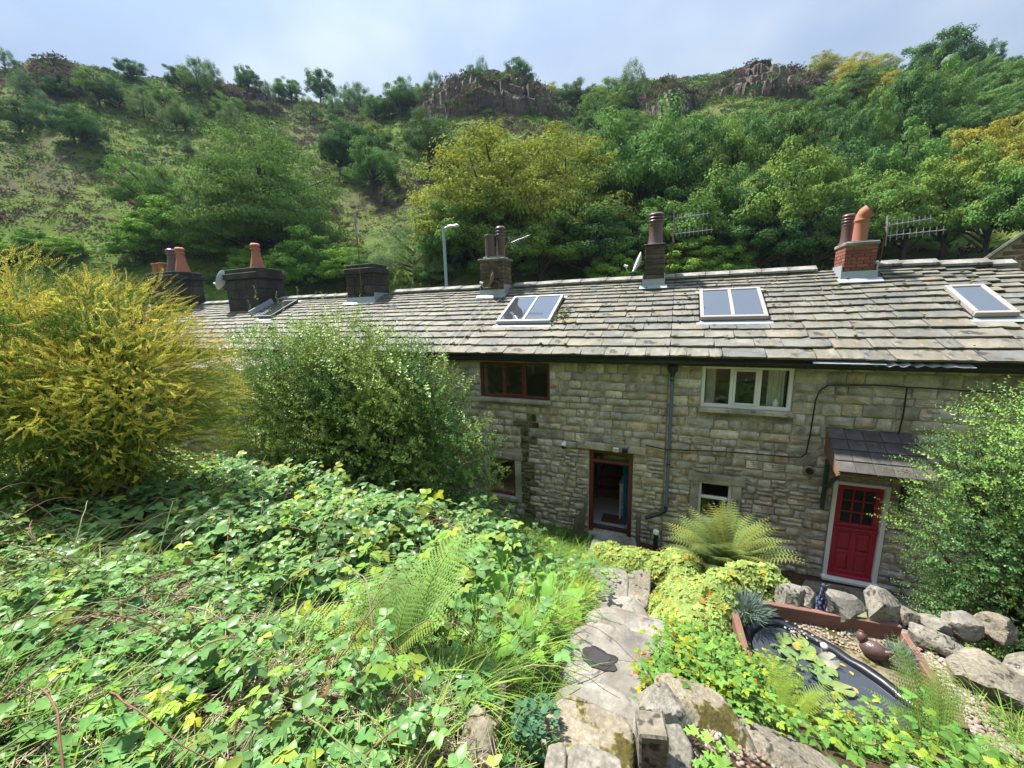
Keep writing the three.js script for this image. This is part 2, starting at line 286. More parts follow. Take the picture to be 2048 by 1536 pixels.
// low heather, bracken and grass tussocks on the open hill
{
  reseed(11);
  const tuft = (n, w, h, flat) => { const g = new GB(true); for (let i = 0; i < n; i++) { const a = R(0, 6.28), r = Math.sqrt(rnd()) * w, k = R(.7, 1.3); g.card([Math.cos(a) * r, R(0, h * .75) * (1 - r / w * .5), Math.sin(a) * r], norm([Math.cos(a) * flat + R(-.5, .5), R(.3, 1), Math.sin(a) * flat + R(-.5, .5)]), rdir(), R(.25, .45), R(.12, .22), [k, k, k]); } return g.build(); };
  const protos = [tuft(34, .7, .5, .8), tuft(40, .55, .6, .5), tuft(26, .8, .35, 1)], lists = [[], [], []], tones = [[.06, .125, .03], [.13, .21, .045], [.13, .105, .07], [.14, .09, .095], [.085, .15, .036], [.12, .155, .045]];
  for (let i = 0; i < 17000; i++) {
    const az = R(-80, 34), t = Math.sqrt(R(0.02, 1)), r = lerp(footOf(az), crestOf(az), t), x = Math.sin(az * D2R) * r, z = CAM_Z - Math.cos(az * D2R) * r;
    const n = fbm(x * 0.05 + 3, z * 0.05, 12.5, 4), m = fbm(x * 0.2, z * 0.2, 15.5, 3), pick = n > .55 ? (m > .5 ? 3 : 2) : m > .56 ? 0 : m > .46 ? 4 : m > .4 ? 1 : 5;
    if (m < .36 && rnd() < .8) continue;
    const k = R(.7, 1.25), c = tones[rnd() < .15 ? RI(6) : pick];
    lists[RI(3)].push([x, landY(x, z) - .08, z, R(0, 6.28), [R(.6, 1.5), R(.5, 1.2), R(.6, 1.5)], c.map((v) => v * k)]);
  }
  const hm = leafMat([1, 1, 1], 0.8, 0.2);
  ['heather_tussocks', 'bracken_tussocks', 'grass_tussocks'].forEach((n, i) => tag(inst(n, protos[i], hm, lists[i]), ['brown and purple heather tussocks over the open hillside', 'green bracken clumps over the open hillside', 'low grass tussocks over the open hillside'][i], 'heather', null, 'stuff'));
}
// gritstone crags below the skyline
{
  const cragSpots = []; reseed(13);
  const rockMat = mat([.20, .165, .145], 0.95, { map: T.rock, bumpMap: T.stoneBump, bumpScale: 0.25 });
  const crag = (az0, az1, t0, t1, seed, label) => {
    const g = new GB(), nu = 170, nv = 60, rows = [], steps = 5;
    const cell = (a, b, z) => { const i = Math.floor(a), f = a - i, w = .86; return f < w ? h3(i, Math.floor(b), z) : lerp(h3(i, Math.floor(b), z), h3(i + 1, Math.floor(b), z), (f - w) / (1 - w)); };
    for (let i = 0; i <= nu; i++) {
      const u = i / nu, az = lerp(az0, az1, u), f = footOf(az), c = crestOf(az), env = Math.pow(Math.max(0, 1 - Math.pow(Math.abs(2 * u - 1), 2.2)), .6), row = [], x0 = Math.sin(az * D2R), z0 = -Math.cos(az * D2R);
      const mid = lerp(t0, t1, .55) + (fbm(u * 4, seed, 1.5, 3) - .5) * .06, rl = lerp(f, c, lerp(mid, t0, env * (.7 + .6 * fbm(u * 6, seed, 3.5, 3)))), rh = lerp(f, c, lerp(mid, t1, env));
      const at = (r) => landY(x0 * r, CAM_Z + z0 * r);
      for (let j = 0; j <= nv; j++) {
        const v = j / nv, arc = u * (az1 - az0) * D2R * rl, q = clamp(v + (vn(arc * .12, seed, 5.5) - .5) * .16 * Math.sin(v * Math.PI), 0, 1) * steps, b = Math.min(Math.floor(q), steps - 1), fr = q - b;
        const ra = lerp(rl, rh, b / steps), rb = lerp(rl, rh, (b + 1) / steps), r = lerp(ra, rb, sm(.55, 1, fr)), y = lerp(at(ra), at(rb), sm(0, .62, fr));
        const col = (cell(arc / 1.5 + 2 * vn(v * 5, seed), b, seed) - .5) * 2.6 + (cell(arc / .62 + vn(v * 9, seed), Math.floor(q * 2.3), seed + 9) - .5) * 1.0 + (fbm(arc * .2, v * 5, seed, 3) - .5) * 3;
        const edge = Math.sin(Math.PI * v) * env, wr = r - (1.1 + col) * Math.pow(Math.max(edge, 0), .5);
        row.push(g.v(x0 * wr, y + lerp(-1.2, .35, Math.pow(Math.max(edge, 0), .3)), CAM_Z + z0 * wr, arc / 6, v * (rh - rl) / 6));
      }
      rows.push(row);
    }
    for (let k = 0; k < 420; k++) { const q = rows[RI(nu)][RI(nv)] * 3; if (fbm(g.p[q] * .2, g.p[q + 1] * .3, g.p[q + 2] * .2, 3) > .47) cragSpots.push([g.p[q], g.p[q + 1] - .15, g.p[q + 2]]); }
    for (let i = 1; i <= nu; i++) for (let j = 1; j <= nv; j++) g.q(rows[i - 1][j - 1], rows[i][j - 1], rows[i][j], rows[i - 1][j]);
    const geo = g.build().toNonIndexed(); geo.computeVertexNormals();
    tag(mesh('rock_crag', geo, rockMat), label, 'crag', 'crags below the skyline');
  };
  crag(-36.5, -13.5, .64, .92, 3, 'widest dark brown rock crag below the middle of the skyline');
  crag(-5.4, 1.6, .64, .86, 5, 'small brown outcrop left of the long ledge under the grassy dome');
  crag(2.0, 16.5, .70, .89, 7, 'long brown rock ledge under the rounded grassy dome');
  crag(-57.5, -51, .8, .93, 11, 'low grey rock band among birches on the left skyline');
  crag(-71.5, -66, .76, .96, 13, 'rocky knoll at the far left end of the skyline');
  const tg = new GB(true); for (let i = 0; i < 34; i++) { const a = R(0, 6.28), q = Math.sqrt(rnd()) * .8, k = R(.7, 1.3); tg.card([Math.cos(a) * q, R(0, .4), Math.sin(a) * q], norm([Math.cos(a) + R(-.5, .5), R(.3, 1), Math.sin(a) + R(-.5, .5)]), rdir(), R(.3, .5), R(.15, .25), [k, k, k]); }
  tag(inst('ledge_heather', tg.build(), leafMat([1, 1, 1], 1, .2), cragSpots.map((p) => [...p, R(0, 6), R(.8, 1.7), rnd() < .5 ? [.14, .09, .09] : rnd() < .6 ? [.08, .14, .04] : [.13, .18, .05]])), 'heather and grass growing on the crag ledges', 'heather', null, 'stuff');
}
// ---------------------------------------------------------------- trees on the hill
function treeProto(seed, o) {
  reseed(seed);
  const crown = new GB(true), wood = new GB(), tips = [], H0 = o.bole, cx = 0;
  const lobe = (i) => { const d = rdir(); d[1] = Math.abs(d[1]) * 1.1 - .25 - rnd() * .25; return norm(d); };
  const lean = [R(-.04, .04), R(-.04, .04)], tp = []; for (let k = 0; k <= 6; k++) tp.push([lean[0] * k / 3 + R(-.008, .008), k / 6 * (o.top * .82), lean[1] * k / 3 + R(-.008, .008)]);
  wood.tube(tp, tp.map((_, k) => o.trunk * (1 - k / 6 * .86)), 7);
  for (let i = 0; i < o.clumps; i++) {
    const d = lobe(i), rr = Math.pow(rnd(), .38) * (.82 + .3 * fbm(d[0] * 2.2 + seed, d[2] * 2.2, d[1] * 2, 3));
    const ry = d[1] > 0 ? o.top - H0 - o.low : o.low, shape = o.cone ? 1 - Math.max(0, d[1]) * o.cone : 1;
    const c = [d[0] * rr * .5 * shape + lean[0], H0 + o.low + d[1] * rr * ry, d[2] * rr * .5 * shape + lean[1]];
    if (i < o.limbs) { const b = Math.max(.12, c[1] * R(.35, .7)); const k = b / (o.top * .82) * 2; wood.tube([[lean[0] * k, b, lean[1] * k], add(lerpv([lean[0] * k, b, lean[1] * k], c, .5), [R(-.03, .03), R(-.01, .05), R(-.03, .03)]), c], [o.trunk * .45, o.trunk * .28, o.trunk * .06], 5); }
    const rc = o.clump * R(.65, 1.25), tone = R(.8, 1.22), hue = R(-.08, .08), n = Math.round(o.leaves * R(.7, 1.3)), out = norm([c[0], (c[1] - H0 - o.low) * .8 + .25, c[2]]);
    for (let j = 0; j < n; j++) {
      const e = rdir(), q = Math.pow(rnd(), .33), p = [c[0] + e[0] * rc * q * o.flat[0], c[1] + e[1] * rc * q * o.flat[1], c[2] + e[2] * rc * q * o.flat[0]];
      const nn = norm([e[0] * .9 + out[0] * .3 + R(-.45, .45), e[1] * .7 + .45 + R(-.45, .45), e[2] * .9 + out[2] * .3 + R(-.45, .45)]), dir = norm(cross(nn, norm(add(rdir(), [0, .01, 0])))), k = tone * R(.8, 1.2);
      crown.card(p, dir, nn, o.leaf * R(.7, 1.3), o.leaf * o.slim * R(.7, 1.3), [k * (1 + hue + R(-.05, .05)), k, k * (1 - hue)]);
    }
  }
  return { crown: crown.build(), wood: wood.build() };
}
const lerpv = (a, b, t) => a.map((v, i) => lerp(v, b[i], t));
const treeKinds = {
  0: [1, 2, 3].map((s) => treeProto(100 + s, { bole: .16, low: .3, top: 1, trunk: .034, clumps: 78, limbs: 26, clump: .10, leaves: 190, leaf: .025, slim: .7, flat: [1.15, .62], mess: .9, hang: -.1 })),
  1: [1, 2, 3].map((s) => treeProto(200 + s, { bole: .12, low: .32, top: 1, trunk: .032, clumps: 84, limbs: 22, clump: .10, leaves: 190, leaf: .025, slim: .75, flat: [1.1, .7], mess: .9, hang: -.1 })),
  2: [1, 2].map((s) => treeProto(300 + s, { bole: .06, low: .3, top: 1, trunk: .026, clumps: 190, limbs: 26, clump: .08, leaves: 130, leaf: .02, slim: .6, flat: [1.3, .38], mess: .6, hang: .15 })),
  3: [1, 2, 3].map((s) => treeProto(400 + s, { bole: .1, low: .28, top: 1, trunk: .018, clumps: 70, limbs: 16, clump: .10, leaves: 150, leaf: .024, slim: .5, flat: [.8, 1.15], mess: .8, hang: -.45, cone: .35 })),
  4: [1, 2, 3].map((s) => treeProto(500 + s, { bole: .08, low: .32, top: 1, trunk: .03, clumps: 100, limbs: 20, clump: .095, leaves: 170, leaf: .03, slim: .85, flat: [1.2, .6], mess: .8, hang: -.15 })),
  5: [1].map((s) => treeProto(600 + s, { bole: .02, low: .25, top: 1, trunk: .03, clumps: 300, limbs: 30, clump: .075, leaves: 130, leaf: .017, slim: .6, flat: [1.4, .36], mess: .6, hang: .1, cone: .25 })),
  6: [1].map((s) => treeProto(700 + s, { bole: .04, low: .3, top: 1, trunk: .022, clumps: 130, limbs: 24, clump: .09, leaves: 130, leaf: .024, slim: .3, flat: [.9, 1], mess: .8, hang: -.2 })),
};
const G = (list) => list.map((c) => leafMat(c.map((v) => v * 1.55), 1, 0.3));
const crownMats = {
  0: G([[.095, .165, .035], [.08, .155, .036], [.115, .175, .034]]), 1: G([[.06, .12, .03], [.068, .12, .034], [.052, .11, .032]]), 2: G([[.20, .205, .032], [.17, .195, .032], [.225, .21, .03]]),
  3: G([[.09, .145, .055], [.08, .135, .058], [.10, .15, .05]]), 4: G([[.115, .205, .028], [.105, .195, .032], [.13, .215, .028]]), 5: G([[.075, .13, .028]]), 6: G([[.13, .185, .075]]),
};
const treeWords = { 0: ['mid green broadleaf tree', 'broadleaf_tree'], 1: ['dark green dense tree', 'dark_tree'], 2: ['golden green beech tree', 'golden_beech_tree'], 3: ['pale feathery birch', 'birch_tree'], 4: ['bright green sycamore', 'sycamore_tree'], 5: ['large spreading beech tree', 'beech_tree'], 6: ['pale grey green willow', 'willow_tree'] };
// kind, x, z, height, width
const treeList = `3,-151.2,-40.6,5.7,4.3 1,-108.4,-26.7,6.3,4.3 3,-106.7,-30.1,5.7,4.0 1,-96.7,-29.1,6.8,5.1 1,-93.4,-29.4,6.6,5.1 3,-122.4,-33.6,5.7,4.4 1,-120.4,-37.5,4.0,4.0 0,-115.1,-41.6,7.5,5.8 1,-112.3,-43.6,6.6,6.0 1,-132.5,-56.7,5.6,6.0 3,-104.6,-43.9,7.9,5.3 0,-109.2,-50.4,6.0,5.9 3,-96.7,-45.3,6.8,4.6 3,-111.7,-59.8,9.8,7.6 3,-113.5,-64.2,8.5,6.1 1,-117.1,-59.7,7.2,5.7 0,-98.7,-58.1,6.2,5.6 3,-90.0,-52.8,6.7,5.2 1,-112.9,-74.1,8.6,6.3 3,-109.4,-75.8,5.6,7.1 3,-110.3,-81.4,5.2,7.5 0,-107.0,-82.8,6.5,7.6 1,-104.7,-91.1,10.0,7.6 3,-92.8,-75.6,5.9,5.9 3,-91.8,-82.6,5.8,6.3 3,-92.1,-89.9,6.9,9.5 3,-85.4,-87.5,8.2,7.9 0,-74.4,-79.5,6.3,7.3 1,-71.8,-82.3,5.8,8.7 0,-67.6,-81.5,9.1,7.3 3,-66.3,-83.5,8.9,7.5 0,-70.4,-97.0,5.1,6.3 3,-67.8,-98.4,7.0,6.4 3,-51.3,-96.0,8.2,4.7 1,-51.3,-91.5,5.7,6.5 1,-44.5,-105.5,8.1,11.3 0,-46.0,-97.4,5.3,8.0 2,-33.9,-101.3,5.3,7.9 0,-29.8,-101.4,5.9,7.8 1,-26.2,-102.9,7.3,8.4 0,-20.6,-94.9,6.5,8.3 0,-19.5,-103.7,7.5,7.5 3,-13.1,-105.2,10.1,7.3 1,-14.0,-98.0,6.1,6.9 0,-16.0,-94.7,6.9,6.9 1,-58.2,-52.8,10.5,9.5 0,-59.7,-62.9,6.1,6.0 1,-59.6,-51.1,8.5,5.9 0,-47.7,-45.8,9.0,7.3 1,-39.1,-50.9,9.1,7.7 3,-85.1,-39.9,3.4,2.5 0,-95.8,-46.2,5.5,3.9 4,-88.1,-29.1,1.2,1.2 0,-66.8,-23.3,9.6,7.3 0,-64.5,-24.8,6.3,6.1 5,-47.4,-27.3,18.1,15.5 5,-50.1,-25.9,12.7,10.4 4,-56.8,-20.4,7.1,10.9 4,-58.7,-18.2,5.0,6.4 4,-53.3,-22.9,4.7,6.4 4,-68.7,-13.0,3.9,5.5 4,-68.4,-10.6,2.9,4.0 4,-64.6,-13.9,3.1,3.7 4,-38.8,-24.3,7.3,6.5 4,-35.0,-25.4,5.3,4.7 0,-31.3,-25.7,4.6,4.1 4,-40.7,-23.6,5.9,4.5 4,-46.4,-22.3,4.9,3.8 6,-26.2,-26.7,7.6,7.7 6,-22.8,-26.3,4.4,4.5 0,-23.2,-25.5,2.8,3.5 2,-16.7,-29.4,14.1,14.1 2,-11.1,-32.4,13.6,12.2 2,-20.7,-28.0,9.1,9.7 0,-18.0,-26.0,8.8,8.6 0,-12.4,-27.9,7.3,12.4 1,-8.0,-30.1,8.1,9.4 0,-21.5,-26.2,7.0,5.4 1,-15.4,-26.2,5.2,8.6 0,-4.5,-36.7,15.0,10.0 0,-7.1,-39.9,9.4,8.9 1,1.9,-39.9,12.7,7.1 0,4.2,-38.2,11.8,6.1 0,-1.2,-41.9,9.7,6.3 1,6.8,-42.0,12.2,5.8 1,9.5,-41.5,12.0,5.4 1,15.6,-45.7,11.0,4.4 0,17.9,-48.1,10.9,4.4 1,22.5,-52.9,11.2,5.2 0,27.0,-58.2,11.2,5.3 1,42.6,-97.1,11.6,8.7 2,29.0,-116.6,6.3,8.4 2,34.5,-114.7,6.6,7.8 2,37.2,-108.6,6.2,7.1 1,44.0,-87.8,5.8,5.8 0,42.9,-78.9,5.9,4.6 1,48.7,-86.7,6.4,5.3 1,52.2,-102.8,6.0,3.6 0,33.0,-61.0,5.9,4.6 1,32.6,-66.7,7.1,5.2 1,25.0,-55.2,6.8,4.8 0,16.8,-36.4,10.0,5.1 1,14.6,-36.1,9.5,5.1 0,11.8,-34.8,7.9,5.4 0,8.0,-31.6,10.5,6.5 1,5.0,-32.1,9.0,6.0 0,1.8,-31.9,9.4,6.9 0,-1.2,-31.9,7.8,6.5 0,-4.9,-32.1,6.2,7.0 2,23.7,-41.0,8.3,5.9 2,25.4,-38.5,8.8,4.9 0,18.1,-31.5,8.4,4.6 0,19.6,-30.2,7.4,4.2 0,21.0,-28.9,7.3,3.7 0,15.8,-31.4,8.0,4.8 0,13.3,-31.2,7.6,5.2 1,10.0,-31.2,6.5,5.5 1,6.0,-30.9,5.9,6.1 4,1.0,-30.4,4.6,5.6 4,3.3,-30.3,4.0,4.6 4,-5.5,-29.5,4.5,5.9 1,10.9,-59.5,6.8,6.3 0,13.7,-58.5,5.4,5.9 1,18.8,-66.1,6.5,5.6 0,5.3,-58.7,5.1,6.8 1,24.4,-67.6,6.4,5.7 0,30.1,-73.0,6.6,5.7 1,26.6,-51.8,5.9,3.9 0,19.2,-56.1,5.6,5.1 1,34.0,-57.7,5.0,3.8 0,7.3,-46.9,5.7,5.9 1,11.3,-47.3,5.2,5.5 0,15.5,-48.9,5.6,5.2 1,-2.6,-56.3,6.0,6.7 0,1.4,-57.9,7.2,7.2 0,-111.8,-22.2,7.4,4.9 1,-94.6,-15.2,6.8,4.0 0,35.0,-53.2,6.8,3.8 1,27.6,-38.4,6.1,3.1 0,22.7,-28.5,6.4,3.4 1,45.5,-74.2,6.6,4.7 0,22.5,-79.6,6.4,5.9 1,27.1,-86.6,6.4,6.1 2,30.7,-84.5,6.8,5.6 0,33.6,-91.4,6.5,5.3 1,37.3,-92.2,7.2,5.7 0,36.0,-78.2,6.8,5.1 1,36.7,-73.0,5.7,4.6 0,37.8,-68.7,5.9,4.1 1,37.9,-64.1,6.0,3.7 2,30.9,-104.3,6.6,6.4 1,32.4,-97.6,6.1,5.8 0,23.9,-48.6,6.0,3.9 1,29.3,-54.4,5.9,3.9 0,28.6,-47.5,5.7,3.3 1,18.6,-44.7,6.1,4.0 0,20.7,-42.9,5.6,3.9 1,-0.8,-45.9,6.6,6.2 0,-4.0,-48.3,8.9,6.7 1,3.1,-46.8,6.5,5.9 0,-11.0,-64.1,8.4,9.0 1,-15.8,-75.9,8.0,8.7 0,11.6,-39.0,6.1,4.9 1,8.0,-37.2,6.2,5.2`.split(' ').map((t) => t.split(',').map(Number));
const special = {
  45: 'round dark oak with a split crown on the open slope', 48: 'lone small oak with a visible trunk on the open grass slope', 49: 'dark oak standing below the middle crag',
  52: 'single small round bush on the left heather slope', 53: 'spreading oak with bare lower limbs beside the large dark beech', 55: 'largest dark green beech behind the sooty chimneys', 57: 'bright green rounded sycamore behind the chimney with paired red pots',
  60: 'bright green sycamore behind the golden hedge at the left edge', 63: 'bright green sycamore between the two sooty chimneys', 68: 'pale grey green willow left of the street lamp', 71: 'tallest golden beech above the chimney with two dark pots',
  72: 'golden beech with yellow tips left of the single dark pot', 79: 'tall pale green tree below the small brown outcrop', 93: 'wind swept dark tree alone on the right skyline', 35: 'round bushy tree on top of the middle crag', 33: 'thin birch beside the round tree above the middle crag',
  42: 'slender birch on the skyline left of the grassy dome', 18: 'dark tree on the left skyline leaning right', 22: 'dark isolated tree at the dip in the skyline', 114: 'golden beech at the right edge of the wood', 113: 'yellow green beech in front of the dark right wood',
  13: 'tallest pale birch on the left skyline', 9: 'round dark tree on the left skyline', 0: 'birch at the extreme left end of the skyline', 107: 'tall tree with dark branches behind the brick chimney',
};
reseed(21);
treeList.forEach(([k, x, z, h, w], i) => {
  const az = Math.atan2(x, CAM_Z - z) / D2R, r = Math.hypot(x, z - CAM_Z), t = (r - footOf(az)) / (crestOf(az) - footOf(az));
  const where = t > .72 ? (az < -40 ? 'on the left skyline ridge' : az < 5 ? 'along the middle skyline' : 'on the right skyline wood') : t > .25 ? (az < -40 ? 'on the left heather slope' : az < -2 ? 'on the middle slope' : 'within the right hillside wood') : az < -40 ? 'behind the left end of the terrace' : az < -8 ? 'behind the middle roof ridge' : 'at the foot of the right wood';
  const label = special[i] || treeWords[k][0] + ' ' + where, o = thing(treeWords[k][1], label, 'tree', [x, landY(x, z) - h * .02, z], special[i] ? null : (treeWords[k][0] + 's').replace('birchs', 'birches') + ' ' + where, R(0, 6.28));
  const P = treeKinds[k][i % treeKinds[k].length]; const sw = Math.min(w * 1.2, h * 1.25); o.scale.set(sw * R(.95, 1.05), h, sw * R(.95, 1.05));
  const tr = mesh('trunk', P.wood, M.bark, o), cr = mesh('crown', P.crown, crownMats[k][RI(crownMats[k].length)], o); cr.userData.kind = 'stuff';
});

// ---------------------------------------------------------------- the terrace of stone cottages
reseed(31);
const stoneGeos = [];
for (let s = 0; s < 26; s++) {
  const g = new GB(), tooled = s >= 23, nx = tooled ? 2 : 4, ny = tooled ? 8 : 3, o = [R(0, 9), R(0, 9)], id = [];
  const cut = [R(.02, .1), R(.02, .1), R(.02, .1), R(.02, .1)];
  for (let j = 0; j <= ny; j++) for (let i = 0; i <= nx; i++) {
    let x = i / nx - .5, y = j / ny - .5; const ex = Math.min(i, nx - i) / nx, ey = Math.min(j, ny - j) / ny, corner = (i === 0 || i === nx) && (j === 0 || j === ny);
    const rim = i === 0 || j === 0 || i === nx || j === ny, q = cut[(x > 0 ? 1 : 0) + (y > 0 ? 2 : 0)];
    let z = rim ? R(.004, .018) : tooled ? .022 + (j % 2) * .009 : .02 + R(0, .026) + .022 * (vn(x * 3 + o[0], y * 3 + o[1], s) - .5);
    if (corner) { x *= 1 - q; y *= 1 - q * 1.6; } else if (rim) { x += (i === 0 || i === nx) ? R(-.012, .02) * Math.sign(-x) : R(-.03, .03); y += (j === 0 || j === ny) ? R(-.02, .045) * Math.sign(-y) : 0; } else { x += R(-.05, .05); y += tooled ? R(-.012, .012) : R(-.05, .05); }
    id.push(g.v(x, y, z, x * .45 + o[0], y * .22 + o[1]));
  }
  const I = (i, j) => id[j * (nx + 1) + i];
  for (let j = 0; j < ny; j++) for (let i = 0; i < nx; i++) (i + j + s) % 2 ? g.q(I(i, j), I(i + 1, j), I(i + 1, j + 1), I(i, j + 1)) : g.t(I(i, j), I(i + 1, j), I(i, j + 1)).t(I(i + 1, j), I(i + 1, j + 1), I(i, j + 1));
  const ring = []; for (let i = 0; i < nx; i++) ring.push(I(i, 0)); for (let j = 0; j < ny; j++) ring.push(I(nx, j)); for (let i = nx; i > 0; i--) ring.push(I(i, ny)); for (let j = ny; j > 0; j--) ring.push(I(0, j));
  const P = (k, z) => g.v(g.p[k * 3] * 1.02, g.p[k * 3 + 1] * 1.02, z ?? g.p[k * 3 + 2], g.u[k * 2], g.u[k * 2 + 1] + .03);
  const front = ring, back = ring.map((k) => P(k, -.03));
  for (let k = 0; k < ring.length; k++) { const m = (k + 1) % ring.length; g.q(back[k], back[m], front[m], front[k]); }
  const b = g.build(); const nI = b.toNonIndexed(); nI.computeVertexNormals(); stoneGeos.push(s % 3 ? nI : b);
}
const algaeM = mat([.24, .23, .14], .9, { map: T.mossy, bumpMap: T.stoneBump, bumpScale: .014 });
function layStones(x0, x1, y0, y1, holes, most, wall, keep) {
  const list = []; let y = y0;
  while (y < y1 - .06) {
    const up = sm(1.4, 2.4, y); let h = lerp(R(.105, .2), R(.155, .245), up); if (y1 - y - h < .09) h = y1 - y;
    let spans = [[x0, x1]];
    for (const [a, b, c, d] of holes) if (y + h > c + .05 && y < d - .05) spans = spans.flatMap(([s, e]) => (b <= s || a >= e ? [[s, e]] : [[s, a], [b, e]].filter(([p, q]) => q - p > .05)));
    for (const [s, e] of spans) {
      let x = s;
      while (x < e - .01) {
        let w = lerp(R(.14, .4), R(.18, .52), up) * (rnd() < .12 ? .6 : 1); if (e - x - w < .14) w = e - x;
        const dy = lerp(R(-.03, .03), R(-.013, .013), up);
        // in the rubble below, tall slots are sometimes filled by two thin stones
        if (up < .5 && rnd() < .28 && h > .16) { list.push([x, w, y + dy, h * .48]); list.push([x, w, y + dy + h * .5, h * .5]); } else list.push([x, w, y + dy, h]);
        x += w;
      }
    }
    y += h;
  }
  const rest = [];
  list.sort((a, b) => keep(a) - keep(b));
  list.forEach(([x, w, yy, h], k) => {
    const big = R(.012, .024), m = { p: [x + w / 2, yy + h / 2, .0], s: [Math.max(.05, w - big), Math.max(.04, h - big), R(.75, 1.35)], rz: R(-.028, .028), g: w < h * .9 ? stoneGeos[RI(23)] : stoneGeos[rnd() < .06 ? 23 + RI(3) : RI(23)], m: rnd() < .1 ? 7 : rnd() < .14 ? 3 : RI(7) }, streak = Math.abs(m.p[0] + 3.3) < .13 + .08 * vn(yy * 3, 2) && yy < 3.05;   // algae below the leaking sill
    if (k < most) { const o = put('stone', m.g, streak ? algaeM : stoneMats[m.m], wall, ...m.p, 0, 0, m.rz); o.scale.set(...m.s); } else { const g = m.g.clone(); if (g.index) rest.push(g.toNonIndexed()); else rest.push(g); rest[rest.length - 1].applyMatrix4(new THREE.Matrix4().compose(new THREE.Vector3(...m.p), new THREE.Quaternion(), new THREE.Vector3(...m.s))); }
  });
  if (rest.length) mesh('low_stones', mergeGeometries(rest), stoneMats[1], wall).userData.kind = 'stuff';
}
// roof: eave at y 4.32 / z .24, ridge at y 6.11 / z -3.2
const EAVE = [4.32, .24], RIDGE = [6.11, -3.2], SLOPE = Math.atan2(RIDGE[0] - EAVE[0], EAVE[1] - RIDGE[1]), SL = Math.hypot(RIDGE[0] - EAVE[0], EAVE[1] - RIDGE[1]);
const sag = (x) => (fbm(x * .35, 2.2, 5.5, 3) - .5) * .10 - .16 * sm(4.2, 7, x);
const roofAt = (x, s, n = 0) => [x, EAVE[0] + Math.sin(SLOPE) * s + Math.cos(SLOPE) * n + sag(x) * sm(0, 1.2, s), EAVE[1] - Math.cos(SLOPE) * s + Math.sin(SLOPE) * n];
const slabGeos = [];
for (let s = 0; s < 16; s++) {                               // unit slab: x -.5..+.5, y 0 (tail) .. 1 (head), z thickness
  const g = new GB(), nx = 5, o = [R(0, 9), R(0, 9)], top = [], edge = [], low = [], chip = rnd() < .4 ? RI(6) : -1;
  for (let j = 0; j <= 2; j++) for (let i = 0; i <= nx; i++) {
    const x = (i / nx - .5) * (1 - (j === 0 && (i === 0 || i === nx) ? R(0, .05) : 0)), y = j === 0 ? R(-.012, .035) + (i === chip ? R(.05, .1) : 0) : j / 2;
    top.push(g.v(x, y, .036 + R(-.004, .004) - (j === 0 ? .006 : 0), x * .55 + o[0], y * .4 + o[1]));
    if (j === 0) { edge.push(g.v(x, y - .008, .028, x * .55 + o[0], y * .4 + o[1])); low.push(g.v(x, y + R(0, .02), 0, x * .55 + o[0], y * .4 + o[1] - .05)); }
  }
  const I = (i, j) => top[j * (nx + 1) + i];
  for (let j = 0; j < 2; j++) for (let i = 0; i < nx; i++) g.q(I(i, j), I(i + 1, j), I(i + 1, j + 1), I(i, j + 1));
  for (let i = 0; i < nx; i++) { g.q(edge[i], edge[i + 1], I(i + 1, 0), I(i, 0)); g.q(low[i], low[i + 1], edge[i + 1], edge[i]); }
  for (const i of [0, nx]) { const P = [g.v(g.p[low[i] * 3], g.p[low[i] * 3 + 1], 0), g.v(g.p[top[i] * 3], g.p[top[i] * 3 + 1], .03, .1, 0), g.v(i ? .5 : -.5, 1, .036, .1, .3), g.v(i ? .5 : -.5, 1, 0, 0, .3)]; i ? g.q(P[0], P[3], P[2], P[1]) : g.q(...P); }
  const b = g.build(), n = b.toNonIndexed(); n.computeVertexNormals(); slabGeos.push(n);
}
const courses = []; { let s = -.06; for (let k = 0; k < 15; k++) { const e = (.40 - .0185 * k) * .955; courses.push([s, e]); s += e; } }
function slates(x0, x1, roof, holes) {
  courses.forEach(([s, e], k) => {
    let x = x0; const last = k === courses.length - 1;
    const drift = fbm(k * .7, x0, 3.5, 2) * .02;
    while (x < x1 - .01) {
      let w = R(.38, .86) * (1 - k * .014); if (rnd() < .12) w *= .6; if (x1 - x - w < .25) w = x1 - x;
      const mid = s + e * .5;
      let spans = [[x, x + w]]; for (const [a, b, c, d] of holes) if (mid > c && mid < d) spans = spans.flatMap(([p, q]) => (b <= p || a >= q ? [[p, q]] : [[p, a], [b, q]].filter(([m, n]) => n - m > .06)));
      for (const [p, q] of spans) {
        const o = mesh('roof_slab', slabGeos[RI(16)], slateMats[RI(8)], roof), len = e + (last ? 0 : .1), ps = roofAt((p + q) / 2, s + R(-.012, .012) + drift, .032 + R(0, .008));
        o.position.set(...ps); const zs = lerp(1.25, .8, k / 14) * R(.8, 1.2), tilt = (.036 * zs + .008) / e; o.rotation.set(-(Math.PI / 2 - SLOPE) - tilt, 0, R(-.006, .006), 'XYZ'); o.scale.set(q - p - R(.003, .009), len, zs);
      }
      x += w;
    }
  });
}
